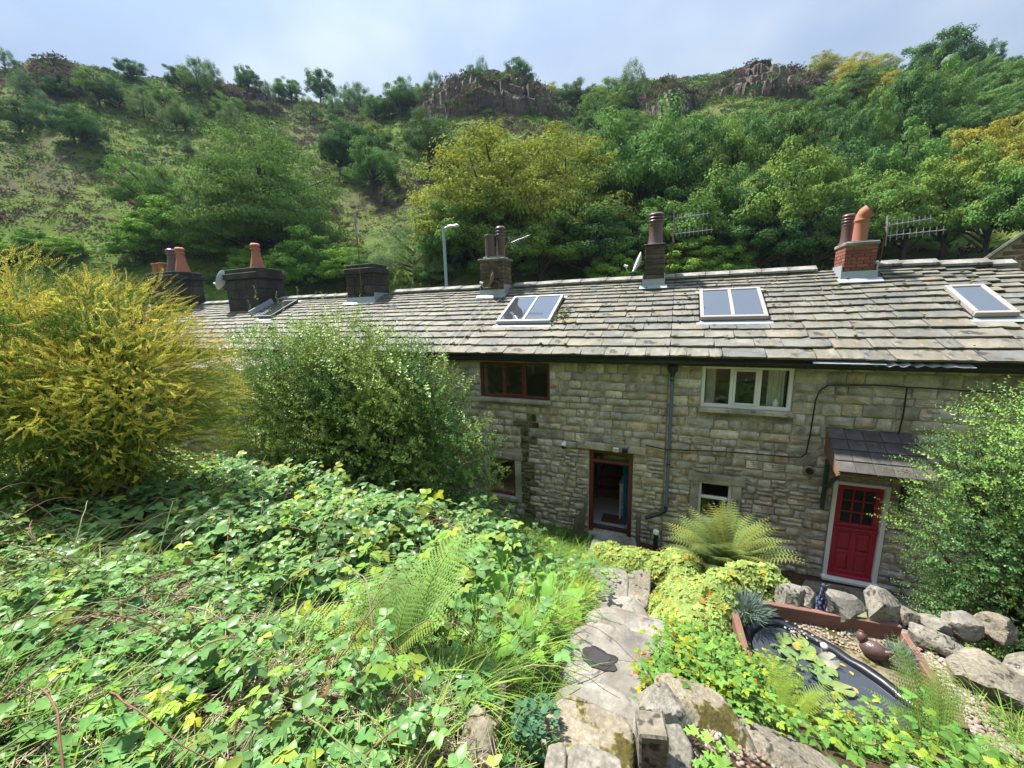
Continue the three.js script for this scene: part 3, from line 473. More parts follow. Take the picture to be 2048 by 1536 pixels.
function ridgeStones(x0, x1, roof, gaps = []) {
  let x = x0;
  while (x < x1 - .05) {
    let w = R(.55, .85); if (x1 - x - w < .3) w = x1 - x; const c = x + w / 2;
    if (!gaps.some(([a, b]) => c > a && c < b)) {
      const g = new GB(), t = .05, H = .13, Wd = .19, pr = [[-Wd, -H * .75], [0, 0], [Wd, -H * .75], [Wd, -H * .75 - t], [0, -t * 1.2], [-Wd, -H * .75 - t]];
      for (let i = 0; i < 6; i++) { const a = pr[i], b = pr[(i + 1) % 6]; g.q(g.v(-w / 2 + .006, a[1], -a[0], 0, a[0]), g.v(w / 2 - .006, a[1], -a[0], w, a[0]), g.v(w / 2 - .006, b[1], -b[0], w, b[0]), g.v(-w / 2 + .006, b[1], -b[0], 0, b[0])); }
      for (const s of [-1, 1]) { const v = pr.map((p) => g.v(s * (w / 2 - .006), p[1], -p[0], p[0], p[1])); for (const [a, b, d] of [[0, 1, 4], [0, 4, 5], [1, 2, 3], [1, 3, 4]]) s > 0 ? g.t(v[a], v[d], v[b]) : g.t(v[a], v[b], v[d]); }
      put('ridge_stone', g.build(), M.concrete, roof, c, RIDGE[0] + sag(c) + .145, RIDGE[1], 0, 0, R(-.012, .012));
    }
    x += w;
  }
}
function cottage(label, x0, x1, o = {}) {
  const t = thing('cottage', label, 'house', [0, 0, 0], 'terrace of stone cottages');
  const holes = (o.openings || []).map((r) => r.slice(0, 4));
  // front wall: thick shell with openings, stones proud of the mortar
  const sh = new THREE.Shape([[x0, -.3], [x1, -.3], [x1, 4.32], [x0, 4.32]].map((p) => new THREE.Vector2(...p)));
  for (const [a, b, c, d] of holes) sh.holes.push(new THREE.Path([[a, c], [a, d], [b, d], [b, c]].map((p) => new THREE.Vector2(...p))));
  const wg = new THREE.ExtrudeGeometry(sh, { depth: .42, bevelEnabled: false }); wg.translate(0, 0, -.42);
  const wall = mesh('front_wall', wg, M.mortar, t);
  if (o.stones) layStones(x0 + .005, x1 - .005, -.05, 4.3, (o.blocked || []).concat(holes), 300, wall, o.keep);
  // rooms behind
  const shell = new GB(), W = x1 - x0, cx = (x0 + x1) / 2;
  shell.box(cx, -.1, -3.5, W - .02, .2, 6.1); shell.box(cx, 2.62, -3.5, W - .02, .2, 6.1); shell.box(cx, 1.95, -6.62, W, 4.5, .25); shell.box(x0 + .06, 2, -3.5, .12, 4.55, 6.05); shell.box(x1 - .06, 2, -3.5, .12, 4.55, 6.05);
  mesh('inner_walls', shell.build(), M.plaster, t);
  const roof = part('roof', t), deck = new GB(), b0 = [EAVE[0] - .02, EAVE[1] - .08], th = .1;
  const n = 24, A = []; for (let i = 0; i <= n; i++) { const x = lerp(x0, x1, i / n); A.push([roofAt(x, .02), roofAt(x, SL), [x, 4.3, -6.85]]); }
  for (let i = 1; i <= n; i++) { const [a, b, c] = A[i - 1], [d, e, f] = A[i]; const q = (P) => deck.q(...P.map((p) => deck.v(...p, p[0], p[2]))); q([a, d, e, b]); q([b, e, f, c]); const lo = (p) => [p[0], p[1] - th, p[2]]; q([lo(d), lo(a), lo(b), lo(e)]); q([lo(e), lo(b), lo(c), lo(f)]); q([lo(a), lo(d), d, a]); q([c, f, lo(f), lo(c)]); }
  mesh('roof_deck', deck.build(), M.deck, roof);
  slates(x0, x1, roof, (o.skylights || []).map(([a, b, c, d]) => [a - .02, b + .02, c, d]).concat(o.roofGaps || []));
  ridgeStones(x0, x1, roof, o.ridgeGaps);
  // gables where the neighbours are cut off by the frame
  for (const x of [x0 + .07, x1 - .07]) { const g = new GB(), v = [[x, 4.2, .05], [x, 6.0 + sag(x), -3.2], [x, 4.2, -6.6]].map((p) => g.v(...p)); g.t(v[0], v[1], v[2]); mesh('gable', g.build(), M.mortar, t); }
  // gutter
  const gu = new GB(), prof = []; for (let k = 0; k <= 8; k++) { const a = Math.PI + k / 8 * Math.PI; prof.push([Math.cos(a) * .062, Math.sin(a) * .062]); } for (let k = 8; k >= 0; k--) { const a = Math.PI + k / 8 * Math.PI; prof.push([Math.cos(a) * .056, Math.sin(a) * .056]); }
  const gy = 4.255, gz = .235;
  prof.forEach((p, k) => { const q = prof[(k + 1) % prof.length]; gu.q(gu.v(x0, gy + p[1], gz + p[0]), gu.v(x1, gy + p[1], gz + p[0]), gu.v(x1, gy + q[1], gz + q[0]), gu.v(x0, gy + q[1], gz + q[0])); });
  const gut = mesh('gutter', gu.build(), M.blackPlastic, t);
  for (let x = x0 + .4; x < x1; x += .95) mesh('gutter_bracket', gbox(x, gy - .03, gz - .02, .03, .085, .15), M.blackPlastic, gut);
  mesh('fascia', gbox(cx, 4.215, .135, W, .14, .03), M.black, t);
  mesh('wall_plate', gbox(cx, 4.255, .02, W, .08, .17), M.dressed, t);
  return t;
}
function skylight(t, x0, x1, s0, s1, frameMat, panes, label) {
  const c = roofAt((x0 + x1) / 2, (s0 + s1) / 2, .085), g = part('skylight', t); g.position.set(...c); g.rotation.x = SLOPE; if (label) g.userData.label = label;
  const w = x1 - x0, l = s1 - s0, f = .075, put2 = (n, ww, hh, dd, x, y, z, m) => put(n, cbox(ww, hh, dd, .008), m, g, x, y, z);
  put2('frame', w, .09, f, 0, .02, l / 2 - f / 2, frameMat); put2('frame', w, .09, f, 0, .02, -l / 2 + f / 2, frameMat);
  for (const s of [-1, 1]) put2('frame', f, .092, l - 2 * f, s * (w / 2 - f / 2), .02, 0, frameMat);
  for (let k = 1; k < panes; k++) put2('glazing_bar', .07, .094, l - 2 * f, -w / 2 + w * k / panes, .02, 0, frameMat);
  for (let k = 0; k < panes; k++) { const pw = (w - 2 * f) / panes; put('pane', gbox(0, 0, 0, pw - .005, .006, l - 2 * f), skyGlass, g, -w / 2 + f + pw * (k + .5), .045, 0); }
  mesh('kerb', gbox(0, -.065, 0, w - .04, .1, l - .04), M.darkFrame, g);
  mesh('flashing', gbox(0, -.045, l / 2 + .07, w + .16, .012, .16), M.lead, g); mesh('flashing', gbox(0, -.042, -l / 2 - .05, w + .16, .012, .12), M.lead, g);
  return g;
}
const skyGlass = new THREE.MeshPhysicalMaterial({ color: lin([.045, .05, .055]), roughness: 0.05, ior: 2.8, clearcoat: 1, clearcoatRoughness: .04 });   // coated double glazing over a dark room
function pot(parent, x, y, z, h, r, kind, m) {
  const P = { louvre: [[1.05, 0], [1.1, .04], [.92, .07], [.82, .35], [.82, .6], [.9, .62], [.9, .65], [.8, .66], [.8, .7], [1, .71], [1, .745], [.78, .755], [.78, .79], [1, .80], [1, .835], [.78, .845], [.78, .88], [1, .89], [.97, .93], [.7, .98], [.05, 1]], taper: [[1.5, 0], [1.5, .05], [1.05, .4], [.85, .6], [.92, .62], [.92, .66], [.8, .67], [.8, .74], [1, .76], [1, .8], [.78, .82], [.78, .87], [1, .89], [1, .93], [.75, 1], [.05, 1]], plain: [[1, 0], [1, .02], [.9, .05], [.88, .9], [1, .91], [1, 1], [.8, 1], [.78, .3], [.0, .3]], bishop: [[1.02, 0], [.96, .3], [.92, .62], [1.05, .64], [1.05, .67], [.95, .68], [.97, .72]] }[kind];
  const g = new THREE.LatheGeometry(P.map(([a, b]) => new THREE.Vector2(a * r, b * h)), 20); return put('chimney_pot', g, m, parent, x, y, z);
}
function chimney(t, x, z, w, d, y0, y1, o) {
  const c = part('chimney', t); c.position.set(x, 0, z); if (o.label) c.userData.label = o.label;
  mesh('core', gbox(0, (y0 + y1) / 2, 0, w - .05, y1 - y0, d - .05), o.mortar || M.mortar, c);
  let y = y0, k = 0;
  if (o.brick) {
    const gs = []; while (y < y1 - .03) { for (const [len, fx] of [[w, 1], [d, 0]]) for (const s of [-1, 1]) { let p = -len / 2 + (k % 2 ? -.1 : 0); while (p < len / 2) { const a = Math.max(p, -len / 2), b = Math.min(p + .215, len / 2); if (b - a > .03) { const g = new GB(true), q = R(.7, 1.25), col = [q, q * R(.9, 1.05), q]; fx ? g.box((a + b) / 2, y + .033, s * (d / 2 - .03), b - a - .01, .062, .06, null, col) : g.box(s * (w / 2 - .031), y + .033, (a + b) / 2, .06, .062, b - a - .01, null, col); gs.push(g.build()); } p += .225; } } y += .074; k++; }
    mesh('brickwork', mergeGeometries(gs), mat([.21, .07, .05], .9, { vertexColors: true, bumpMap: T.fine, bumpScale: .004 }), c).userData.kind = 'stuff';
  } else while (y < y1 - .05) {
    const h = Math.min(R(...(o.course || [.12, .18])), y1 - y), n = o.across || 2; let p = -w / 2 - .012;
    for (let q = 0; q < n; q++) { const ww = q === n - 1 ? w / 2 + .012 - p : (w + .024) / n * R(.75, 1.25); put('stone', cbox(ww - .014, h - .014, d + R(.01, .03), .012), (o.mats || stoneMats)[RI((o.mats || stoneMats).length)], c, p + ww / 2, y + h / 2, 0); p += ww; }
    y += h; k++;
  }
  for (const [dy, ww, hh, m] of o.caps || [[0, .1, .09, M.concrete]]) put('cap', cbox(w + ww, hh, d + ww, .02), m, c, 0, y1 + dy + hh / 2, 0);
  for (const [px, py, pz, h, r, kind, m] of o.pots || []) {
    if (kind !== 'bishop') { pot(c, px, py, pz, h, r, kind, m); continue; }
    const pts = [[0, 0, 0], [0, .03, 0], [0, h * .3, 0], [0, h * .62, 0], [0, h * .64, 0], [0, h * .68, 0], [0, h * .70, 0], [.01, h * .78, 0], [.04, h * .87, .02], [.11, h * .95, .05]];
    const hood = put('chimney_pot', gtube(pts, [1.05, 1.02, .97, .93, 1.06, 1.06, .94, 1.0, 1.1, 1.12].map((k) => k * r), 20), new THREE.MeshStandardMaterial({ color: m.color, roughness: .75, side: THREE.DoubleSide }), c, px, py, pz); hood.userData.label = 'hooded terracotta pot';
    put('pot_mouth', new THREE.CircleGeometry(r * .98, 20), M.deck, c, px + .06, py + h * .89, pz + .03).lookAt(new THREE.Vector3(px + 1.0, py + h * 1.6, pz + .5).add(c.position));
  }
  // lead apron where the stack meets the slates
  if (!o.noLead) { const f = new GB(), zf = d / 2 + .03, yb = roofY(z + zf) - .0; f.box(0, yb + .06, zf, w + .09, .19, .025, [-.1, 0, 0]); f.box(0, yb - .055, zf + .1, w + .22, .014, .2, [SLOPE, 0, 0]); for (const s of [-1, 1]) f.box(s * (w / 2 + .03), yb + .15, .05, .022, .3, d * .9); mesh('lead_flashing', f.build(), M.lead, c); }
  return c;
}
const roofY = (z) => EAVE[0] + Math.tan(SLOPE) * (EAVE[1] - z) + .08;
function casement(t, x0, x1, y0, y1, o) {                    // a window set in its opening: frame, lights, panes, sill
  const g = part('window', t), w = x1 - x0, h = y1 - y0, z = o.z ?? -.06, f = o.f || .06, m = o.mat; if (o.label) g.userData.label = o.label;
  g.position.set((x0 + x1) / 2, (y0 + y1) / 2, z);
  for (const s of [-1, 1]) { put('frame', cbox(f, h, .08), m, g, s * (w / 2 - f / 2), 0, 0); put('frame', cbox(w - 2 * f, f, .078), m, g, 0, s * (h / 2 - f / 2), 0); }
  const n = o.lights || 1, lw = (w - 2 * f) / n;
  for (let k = 1; k < n; k++) put('mullion', cbox(f * .9, h - 2 * f, .076), m, g, -w / 2 + f + lw * k, 0, 0);
  for (let k = 0; k < n; k++) {
    const c = -w / 2 + f + lw * (k + .5), e = f * .45, sash = (o.sash || []).includes(k) ? .04 : 0, pw = lw - f * (n > 1 ? .9 : 0) - .002, ph = h - 2 * f;
    if (sash) for (const s of [-1, 1]) { put('sash', cbox(sash, ph, .06), m, g, c + s * (pw / 2 - sash / 2), 0, .022); put('sash', cbox(pw - 2 * sash, sash, .06), m, g, c, s * (ph / 2 - sash / 2), .022); }
    put('pane', gbox(0, 0, 0, pw - sash * 2, ph - sash * 2, .005), glass, g, c, 0, sash ? .01 : -.01);
    if (o.transom) put('transom', cbox(pw, f, .07), m, g, c, ph * o.transom, .005);
  }
  if (o.sill) put('sill', cbox(w + .08, .085, .2, .012), M.dressed, g, 0, -h / 2 - .045, .02 - z);
  return g;
}
function dressing(t, x0, x1, y0, y1, j) {                    // dressed stone surround
  const g = part('stone_surround', t);
  for (const [x, s] of [[x0 - j / 2, 1], [x1 + j / 2, 1]]) put('jamb', cbox(j, y1 - y0, .12, .01), M.dressed, g, x, (y0 + y1) / 2, -.005);
  put('lintel', cbox(x1 - x0 + 2 * j + .1, .17, .13, .01), M.dressed, g, (x0 + x1) / 2, y1 + .087, 0); put('sill', cbox(x1 - x0 + 2 * j, .1, .17, .01), M.dressed, g, (x0 + x1) / 2, y0 - .052, .01);
}
// --- cottage with the open door
const A = cottage('stone cottage with the open red framed door and brown window', -5.6, -.1, {
  stones: true, openings: [[-4.56, -2.71, 3.2, 4.1], [-4.36, -3.64, .58, 1.6], [-1.75, -.76, -.02, 2.13]],
  blocked: [[-4.6, -2.67, 3.11, 3.2], [-4.6, -2.67, 4.1, 4.3], [-4.55, -3.47, .47, .58], [-4.55, -3.47, 1.6, 1.78], [-4.52, -4.36, .58, 1.6], [-3.64, -3.48, .58, 1.6], [-2.02, -.49, 2.13, 2.29]],
  keep: (s) => (s[2] < .25 || s[0] < -4.75 ? 1 : 0), skylights: [[-4.5, -2.98, 1.38, 2.9]], ridgeGaps: [[-5.9, -5.0]],
});
casement(A, -4.56, -2.71, 3.2, 4.1, { mat: M.redWood, f: .07, lights: 3, sash: [1], sill: true, label: 'dark red three light window' });
casement(A, -4.36, -3.64, .58, 1.6, { mat: M.redWood, f: .06, transom: .2, label: 'small dark red window' });
dressing(A, -4.36, -3.64, .58, 1.6, .16);
put('door_lintel', cbox(1.53, .155, .16, .012), M.dressed, A, -1.255, 2.21, .01);
{
  const d = part('doorway', A); d.userData.label = 'open doorway with red brown timber frame';
  for (const x of [-1.70, -.81]) put('door_post', cbox(.09, 2.12, .13), M.redWood, d, x, 1.04, -.08);
  put('door_head', cbox(.80, .08, .13), M.redWood, d, -1.255, 2.07, -.08); put('transom_bar', cbox(.80, .07, .13), M.redWood, d, -1.255, 1.83, -.08);
  put('fanlight_pane', gbox(0, 0, 0, .8, .165, .006), glass, d, -1.255, 1.95, -.08); put('threshold', cbox(.98, .09, .3, .01), M.dressed, d, -1.255, -.02, -.02);
}
skylight(A, -4.5, -2.98, 1.38, 2.9, M.skyFrame, 2, 'grey double skylight');
chimney(A, -5.4, -2.95, .78, .62, 5.9, 6.92, { across: 3, course: [.11, .17], mats: [mat([.17, .13, .09], .9, { map: T.stone, bumpMap: T.stoneBump, bumpScale: .008 }), mat([.13, .105, .08], .9, { map: T.stone, bumpMap: T.stoneBump, bumpScale: .008 }), mat([.2, .155, .1], .9, { map: T.stone, bumpMap: T.stoneBump, bumpScale: .008 })], caps: [[0, .12, .07, M.concrete], [.07, -.12, .07, M.concrete]], pots: [[-.14, 7.0, .1, .72, .17, 'plain', M.potDark], [.12, 7.0, -.18, 1.02, .17, 'louvre', M.potDark]], label: 'narrow stone chimney with two dark pots' });
// --- cottage with the red door
const B = cottage('stone cottage with the closed red door and white window', -.1, 6.4, {
  stones: true, openings: [[.52, 2.08, 3.29, 4.15], [.59, 1.22, .76, 1.68], [2.86, 3.70, .02, 2.04]],
  blocked: [[.48, 2.12, 3.2, 3.29], [.3, 2.3, 4.15, 4.3], [.43, 1.38, .65, .76], [.43, 1.38, 1.68, 1.86], [.43, .59, .76, 1.68], [1.22, 1.38, .76, 1.68]],
  keep: (s) => (s[2] < .45 || s[0] > 4.6 ? 1 : 0), skylights: [[.48, 1.76, 1.42, 2.84], [4.86, 5.42, 1.42, 2.58]], ridgeGaps: [[-.95, -.3], [3.3, 4.1]],
});
casement(B, .52, 2.08, 3.29, 4.15, { mat: M.white, f: .07, lights: 3, sash: [1], sill: true, label: 'white three light window' });
casement(B, .59, 1.22, .76, 1.68, { mat: M.white, f: .06, transom: .12, label: 'small white window' });
dressing(B, .59, 1.22, .76, 1.68, .16); put('lintel', cbox(1.98, .11, .14, .01), M.dressed, B, 1.3, 4.205, .0);
{
  const d = part('door', B), z = -.05; d.userData.label = 'closed red door with nine panes and four panels';
  for (const x of [2.90, 3.66]) put('door_frame', cbox(.07, 2.0, .12), M.white, d, x, 1.03, z + .02);
  put('door_frame', cbox(.69, .06, .12), M.white, d, 3.28, 2.0, z + .02); put('sill', cbox(.88, .06, .24), M.white, d, 3.28, .045, z + .06);
  const x0 = 2.94, x1 = 3.62, W = x1 - x0, cx = 3.28;
  for (const x of [x0 + .05, x1 - .05]) put('stile', cbox(.1, 1.88, .05), M.redDoor, d, x, 1.02, z);
  for (const [y, h] of [[1.92, .09], [1.16, .08], [.15, .14], [1.06, .1]]) put('rail', cbox(W - .2, h, .05), M.redDoor, d, cx, y, z + .001);
  put('weather_bar', cbox(W, .035, .09), M.redDoor, d, cx, 1.10, z + .02); put('weather_bar', cbox(W, .06, .08), M.redDoor, d, cx, .11, z + .03);
  const gx0 = x0 + .1, gw = W - .2, gy0 = 1.2, gh = .675;
  for (let k = 1; k < 3; k++) { put('glazing_bar', cbox(.024, gh, .04), M.redDoor, d, gx0 + gw * k / 3, gy0 + gh / 2, z); put('glazing_bar', cbox(gw, .024, .038), M.redDoor, d, cx, gy0 + gh * k / 3, z); }
  for (let i = 0; i < 3; i++) for (let j = 0; j < 3; j++) put('pane', gbox(0, 0, 0, gw / 3 - .02, gh / 3 - .02, .005), new THREE.MeshPhysicalMaterial({ color: lin([.02, .024, .03]), roughness: .18 + .1 * rnd(), ior: 1.5 }), d, gx0 + gw * (i + .5) / 3, gy0 + gh * (j + .5) / 3, z - .008);
  put('muntin', cbox(.1, .8, .05), M.redDoor, d, cx, .62, z); put('rail', cbox(W - .2, .09, .05), M.redDoor, d, cx, .6, z + .0015);
  for (const x of [-1, 1]) for (const y of [.385, .83]) { put('panel', cbox(.2, .34, .03, .012), M.redDoor, d, cx + x * .145, y, z); put('panel_moulding', cbox(.15, .28, .03, .014), M.redDoor, d, cx + x * .145, y, z + .012); }
}
skylight(B, .48, 1.76, 1.42, 2.84, M.skyFrameBrown, 2, 'pale brown double skylight'); skylight(B, 4.86, 5.42, 1.42, 2.58, M.skyFrameBrown, 1, 'narrow single skylight');
chimney(B, -.63, -3.0, .48, .5, 5.9, 6.96, { across: 1, course: [.11, .17], mats: [mat([.15, .12, .085], .9, { map: T.stone, bumpMap: T.stoneBump, bumpScale: .008 }), mat([.11, .095, .075], .9, { map: T.stone, bumpMap: T.stoneBump, bumpScale: .008 })], caps: [[0, .07, .05, M.soot]], pots: [[0, 7.0, 0, .84, .21, 'louvre', M.potDark]], label: 'slim stone chimney with one dark louvred pot' });
chimney(B, 3.68, -2.9, .56, .62, 5.8, 6.56, { brick: true, mortar: M.mortar, caps: [[0, .06, .085, M.concrete], [.085, -.1, .03, M.concrete]], pots: [[.0, 6.66, .12, .68, .13, 'bishop', M.potRed], [-.14, 6.66, -.2, .68, .13, 'louvre', M.potDark]], label: 'red brick chimney with hooded terracotta pot' });
put('roof_mastic', gbox(2.75, 4.29, .27, 1.0, .012, .16, [.25, 0, 0]), M.lead, B, 0, 0, 0);
// downpipe at the party wall
{
  const d = part('downpipe', B), px = -.03, z = .1;
  mesh('pipe', gtube([[px, 3.95, z], [px, 1.0, z]], .036, 12), M.pipeGrey, d); mesh('hopper', new THREE.LatheGeometry([[.04, -.16], [.05, -.1], [.1, -.02], [.105, .06], [.09, .06], [.03, -.1]].map((p) => new THREE.Vector2(...p)), 14), M.blackPlastic, d).position.set(px, 4.07, z + .02);
  mesh('spout', gtube([[px, 4.25, z + .1], [px, 4.1, z + .02]], .034, 10), M.blackPlastic, d);
  for (const y of [3.83, 2.0]) put('pipe_clip', new THREE.CylinderGeometry(.043, .043, .035, 14), M.blackPlastic, d, px, y, z);
  mesh('shoe', new GB().tube([[px, 1.02, z], [px - .01, .93, z + .03], [px - .1, .87, z + .08], [px - .42, .74, z + .16]], .045, 12, null, true).build(), M.blackPlastic, d);
}
// --- cottages to the left, mostly behind the shrubs
const Ccot = cottage('stone cottage behind the tall shrub with a sooty square chimney', -11, -5.6, { stones: false, ridgeGaps: [[-11.3, -9.9]] });
const sootM = [M.soot, M.sootLight, M.soot];
chimney(Ccot, -10.75, -3.0, 1.25, .8, 5.8, 6.85, { across: 3, course: [.3, .36], mats: sootM, mortar: M.soot, caps: [[0, .1, .2, M.soot], [.2, 0, .14, M.soot]], pots: [], label: 'soot blackened stone chimney without pots' });
const Dcot = cottage('stone cottage with a black chimney and one red pot', -17.2, -11, { skylights: [[-15.1, -14.3, 2.1, 3.5]], ridgeGaps: [[-18, -16]] });
skylight(Dcot, -15.1, -14.3, 2.1, 3.5, M.darkFrame, 1);
chimney(Dcot, -16.9, -2.9, 2.0, 1.2, 5.4, 7.0, { across: 3, course: [.38, .42], mats: sootM, mortar: M.soot, caps: [[0, .14, .24, M.soot], [.24, 0, .18, M.soot]], pots: [[.45, 7.4, .1, 1.05, .19, 'taper', M.potRed]], noLead: true, label: 'broad black stone chimney with one red pot' });
mesh('lead_flashing', gbox(-15.86, 5.76, -2.35, .04, .34, 1.15, [SLOPE, 0, 0]), M.lead, Dcot);
{ const l = part('lean_to_roof', Dcot); for (let k = 0; k < 5; k++) put('roof_sheet', cbox(.66, .05, 1.3), slateMats[3 + (k % 3)], l, -14.4 + k * .68, 3.98, .95, .2, 0, 0); mesh('side_wall', gbox(-13.0, 1.9, .8, 3.3, 3.8, 1.2), M.mortar, l); }
const Ecot = cottage('farthest stone cottage at the left end of the terrace', -26, -17.2, { ridgeGaps: [[-24.6, -21]] });
chimney(Ecot, -23, -3, 2.3, 1.2, 5.4, 7.3, { across: 4, course: [.36, .42], mats: sootM, mortar: M.soot, caps: [[0, .16, .2, M.soot], [.2, .02, .16, M.soot]], pots: [[.1, 7.66, 0, 1.15, .2, 'taper', M.potDark], [.85, 7.66, 0, 1.15, .2, 'taper', M.potRed], [-.95, 7.66, .1, .5, .28, 'plain', M.potRed], [-.42, 7.66, .1, .5, .28, 'plain', M.potRed]], noLead: true, label: 'black chimney with a row of red pots' });
// neighbour behind: a coursed stone gable rising to the right
{
  const t = thing('house', 'brown stone gable of the neighbouring house behind the terrace', 'house', [9.2, 0, -9.5], null, -.62);
  const X0 = -1.2, Y0 = 5.33, k = 1.03, top = 6, sh = new THREE.Shape([[X0, -3], [X0 + 2 * top, -3], [X0 + 2 * top, Y0], [X0 + top, Y0 + k * top], [X0, Y0]].map((p) => new THREE.Vector2(...p))), eg = new THREE.ExtrudeGeometry(sh, { depth: 7, bevelEnabled: false }); eg.translate(0, 0, -7);
  const wall = mesh('gable_wall', eg, M.mortar, t), brown = [[.30, .215, .15], [.26, .19, .14], [.34, .25, .17]].map((c) => mat(c, .92, { map: T.stone, bumpMap: T.stoneBump, bumpScale: .01 }));
  let y = Y0 - 1.2, r = 0; while (y < Y0 + k * 3.4) { const h = .17; let x = X0 + Math.max(0, (y + h - Y0) / k) + .04 + (r % 2) * .0; let first = true; while (x < X0 + 3.6) { const w = first ? R(.2, .5) : R(.38, .6); first = false; const o = put('stone', stoneGeos[RI(23)], brown[RI(3)], wall, x + w / 2, y + h / 2, .0); o.scale.set(w - .03, h - .03, .8); x += w; } y += h; r++; }
  for (let i = 0; i < 7; i++) { const u = i * .95; put('verge_stone', cbox(.95 * Math.hypot(1, k) - .02, .09, .34, .01), M.concrete, t, X0 + u + .47, Y0 + k * (u + .47) + .06, .04, 0, 0, Math.atan(k)); }
}
// ---------------------------------------------------------------- fittings on the walls and roofs
{
  const t = thing('door_canopy', 'small brown slate canopy on brackets over the red door', 'canopy', [3.27, 0, 0]);
  const p = Math.atan2(.56, .78), L = Math.hypot(.56, .78), slab = mat([.15, .13, .125], .8, { map: T.stone, bumpMap: T.stoneBump, bumpScale: .003 });
  const roof = part('canopy_roof', t); mesh('boarding', gbox(0, 2.715, .40, 1.24, .03, L - .04, [p, 0, 0]), M.brownWood, roof);
  for (let r = 0; r < 4; r++) for (let k = 0; k < 5; k++) { const off = r % 2 ? .1 : 0, w = 1.26 / 5, x = -.63 + w * (k + .5), f = (r + .5) / 4; put('canopy_tile', cbox(w - .006, .022, L / 4 + .03, .004), slab, roof, x + (r % 2 ? .0 : 0), lerp(2.47, 3.01, f) + .03, lerp(.79, .02, f), p - .085, 0, 0); }
  for (const s of [-1, 1]) {
    const b = part('bracket', t), ch = new THREE.Shape([[0, 2.95], [.76, 2.43], [.70, 2.38], [0, 2.58]].map((q) => new THREE.Vector2(q[0], q[1]))), eg = new THREE.ExtrudeGeometry(ch, { depth: .025, bevelEnabled: false }); eg.rotateY(-Math.PI / 2); eg.translate(s * .61 + .012, 0, 0.04);
    mesh('cheek_board', eg, M.brownWood, b); put('wall_post', cbox(.06, 1.0, .07), M.greenWood, b, s * .56, 1.96, .085); put('brace', cbox(.055, .72, .06), M.greenWood, b, s * .56, 2.12, .36, -2.32, 0, 0); put('arm', cbox(.055, .06, .66), M.greenWood, b, s * .56, 2.42, .42);
  }
  put('front_board', cbox(1.24, .09, .03), M.brownWood, t, 0, 2.44, .75);
}
function aerial(label, pos, mast, booms) {
  const t = thing('tv_aerial', label, 'aerial', pos, 'aerials on the chimneys');
  mesh('mast', gtube(mast, .017, 8), M.rust, t);
  for (const [x, y, z, len, yaw, tilt, n, vert] of booms) {
    const b = part('boom', t); b.position.set(x, y, z); b.rotation.set(0, yaw, tilt);
    mesh('bar', gtube([[0, 0, 0], [len, 0, 0]], .011, 6), M.alu, b);
    for (let k = 0; k < n; k++) { const u = .06 + (len - .1) * k / (n - 1), h = .11 - .03 * k / n; mesh('element', vert ? gtube([[u, -h, 0], [u, h, 0]], .007, 5) : gtube([[u, 0, -h], [u, 0, h]], .0055, 5), M.alu, b); }
    for (const h of [-.12, .12]) { mesh('reflector', gtube([[0, h, -.02], [0, h + Math.sign(h) * .1, -.02]], .008, 5), M.alu, b); }
    mesh('reflector', gbox(-.02, 0, 0, .012, .4, .08), M.alu, b);
  }
}
aerial('aerial with two stacked booms beside the slim chimney pot', [-.25, 0, -2.72], [[0, 6.3, 0], [.06, 7.0, 0], [.07, 7.65, 0]], [[.08, 7.58, 0, .8, .05, .05, 8, true], [.08, 7.2, 0, .9, .0, .02, 9, true]]);
aerial('aerial with two stacked booms beside the brick chimney', [4.08, 0, -2.75], [[0, 6.2, 0], [.02, 6.7, 0], [.05, 7.05, 0]], [[.06, 6.96, 0, .72, 0, .08, 8, true], [.06, 6.74, 0, .95, 0, .03, 9, true]]);
aerial('small aerial on a bent arm behind the two dark pots', [-5.0, 0, -2.8], [[0, 6.5, 0], [0, 7.25, 0], [.1, 7.4, 0], [.2, 7.42, 0]], [[.2, 7.42, 0, .62, .2, .3, 8, true]]);
aerial('tall thin aerial mast on the sooty chimney without pots', [-10.55, 0, -2.45], [[0, 6.3, 0], [.02, 7.6, 0], [-.02, 8.75, 0]], [[0, 8.7, 0, .5, 2.2, .1, 6, true], [0, 8.2, 0, .6, 2.4, .15, 7, true]]);
function dish(label, pos, yaw, r, m) {
  const t = thing('satellite_dish', label, 'satellite dish', pos, null, yaw);
  const pr = []; for (let k = 0; k <= 8; k++) pr.push(new THREE.Vector2(r * k / 8, .35 * r * (k / 8) ** 2)); for (let k = 8; k >= 0; k--) pr.push(new THREE.Vector2(r * k / 8 + .001, .35 * r * (k / 8) ** 2 - .012));
  put('dish', new THREE.LatheGeometry(pr, 24), m, t, 0, 0, 0, Math.PI / 2 - .35, 0, 0);
  mesh('arm', gtube([[0, -r * .8, .06], [0, -r * .9, .3], [0, -r * .3, .38]], .012, 6), M.alu, t); put('receiver', new THREE.CylinderGeometry(.03, .04, .1, 10), M.white, t, 0, -r * .25, .37, 1.2, 0, 0); mesh('bracket', gtube([[0, 0, -.02], [0, -.05, -.2]], .02, 6), M.darkFrame, t);
}
dish('white satellite dish on the slim stone chimney', [-1.0, 6.55, -2.8], -1.35, .27, mat([.62, .63, .64], .5));
dish('rusty brown satellite dish low on the two pot chimney', [-5.3, 6.3, -2.5], -1.2, .24, mat([.19, .13, .09], .7));
dish('pale satellite dish on the black chimney with one red pot', [-18.15, 7.0, -2.4], -.9, .42, mat([.6, .64, .66], .5));
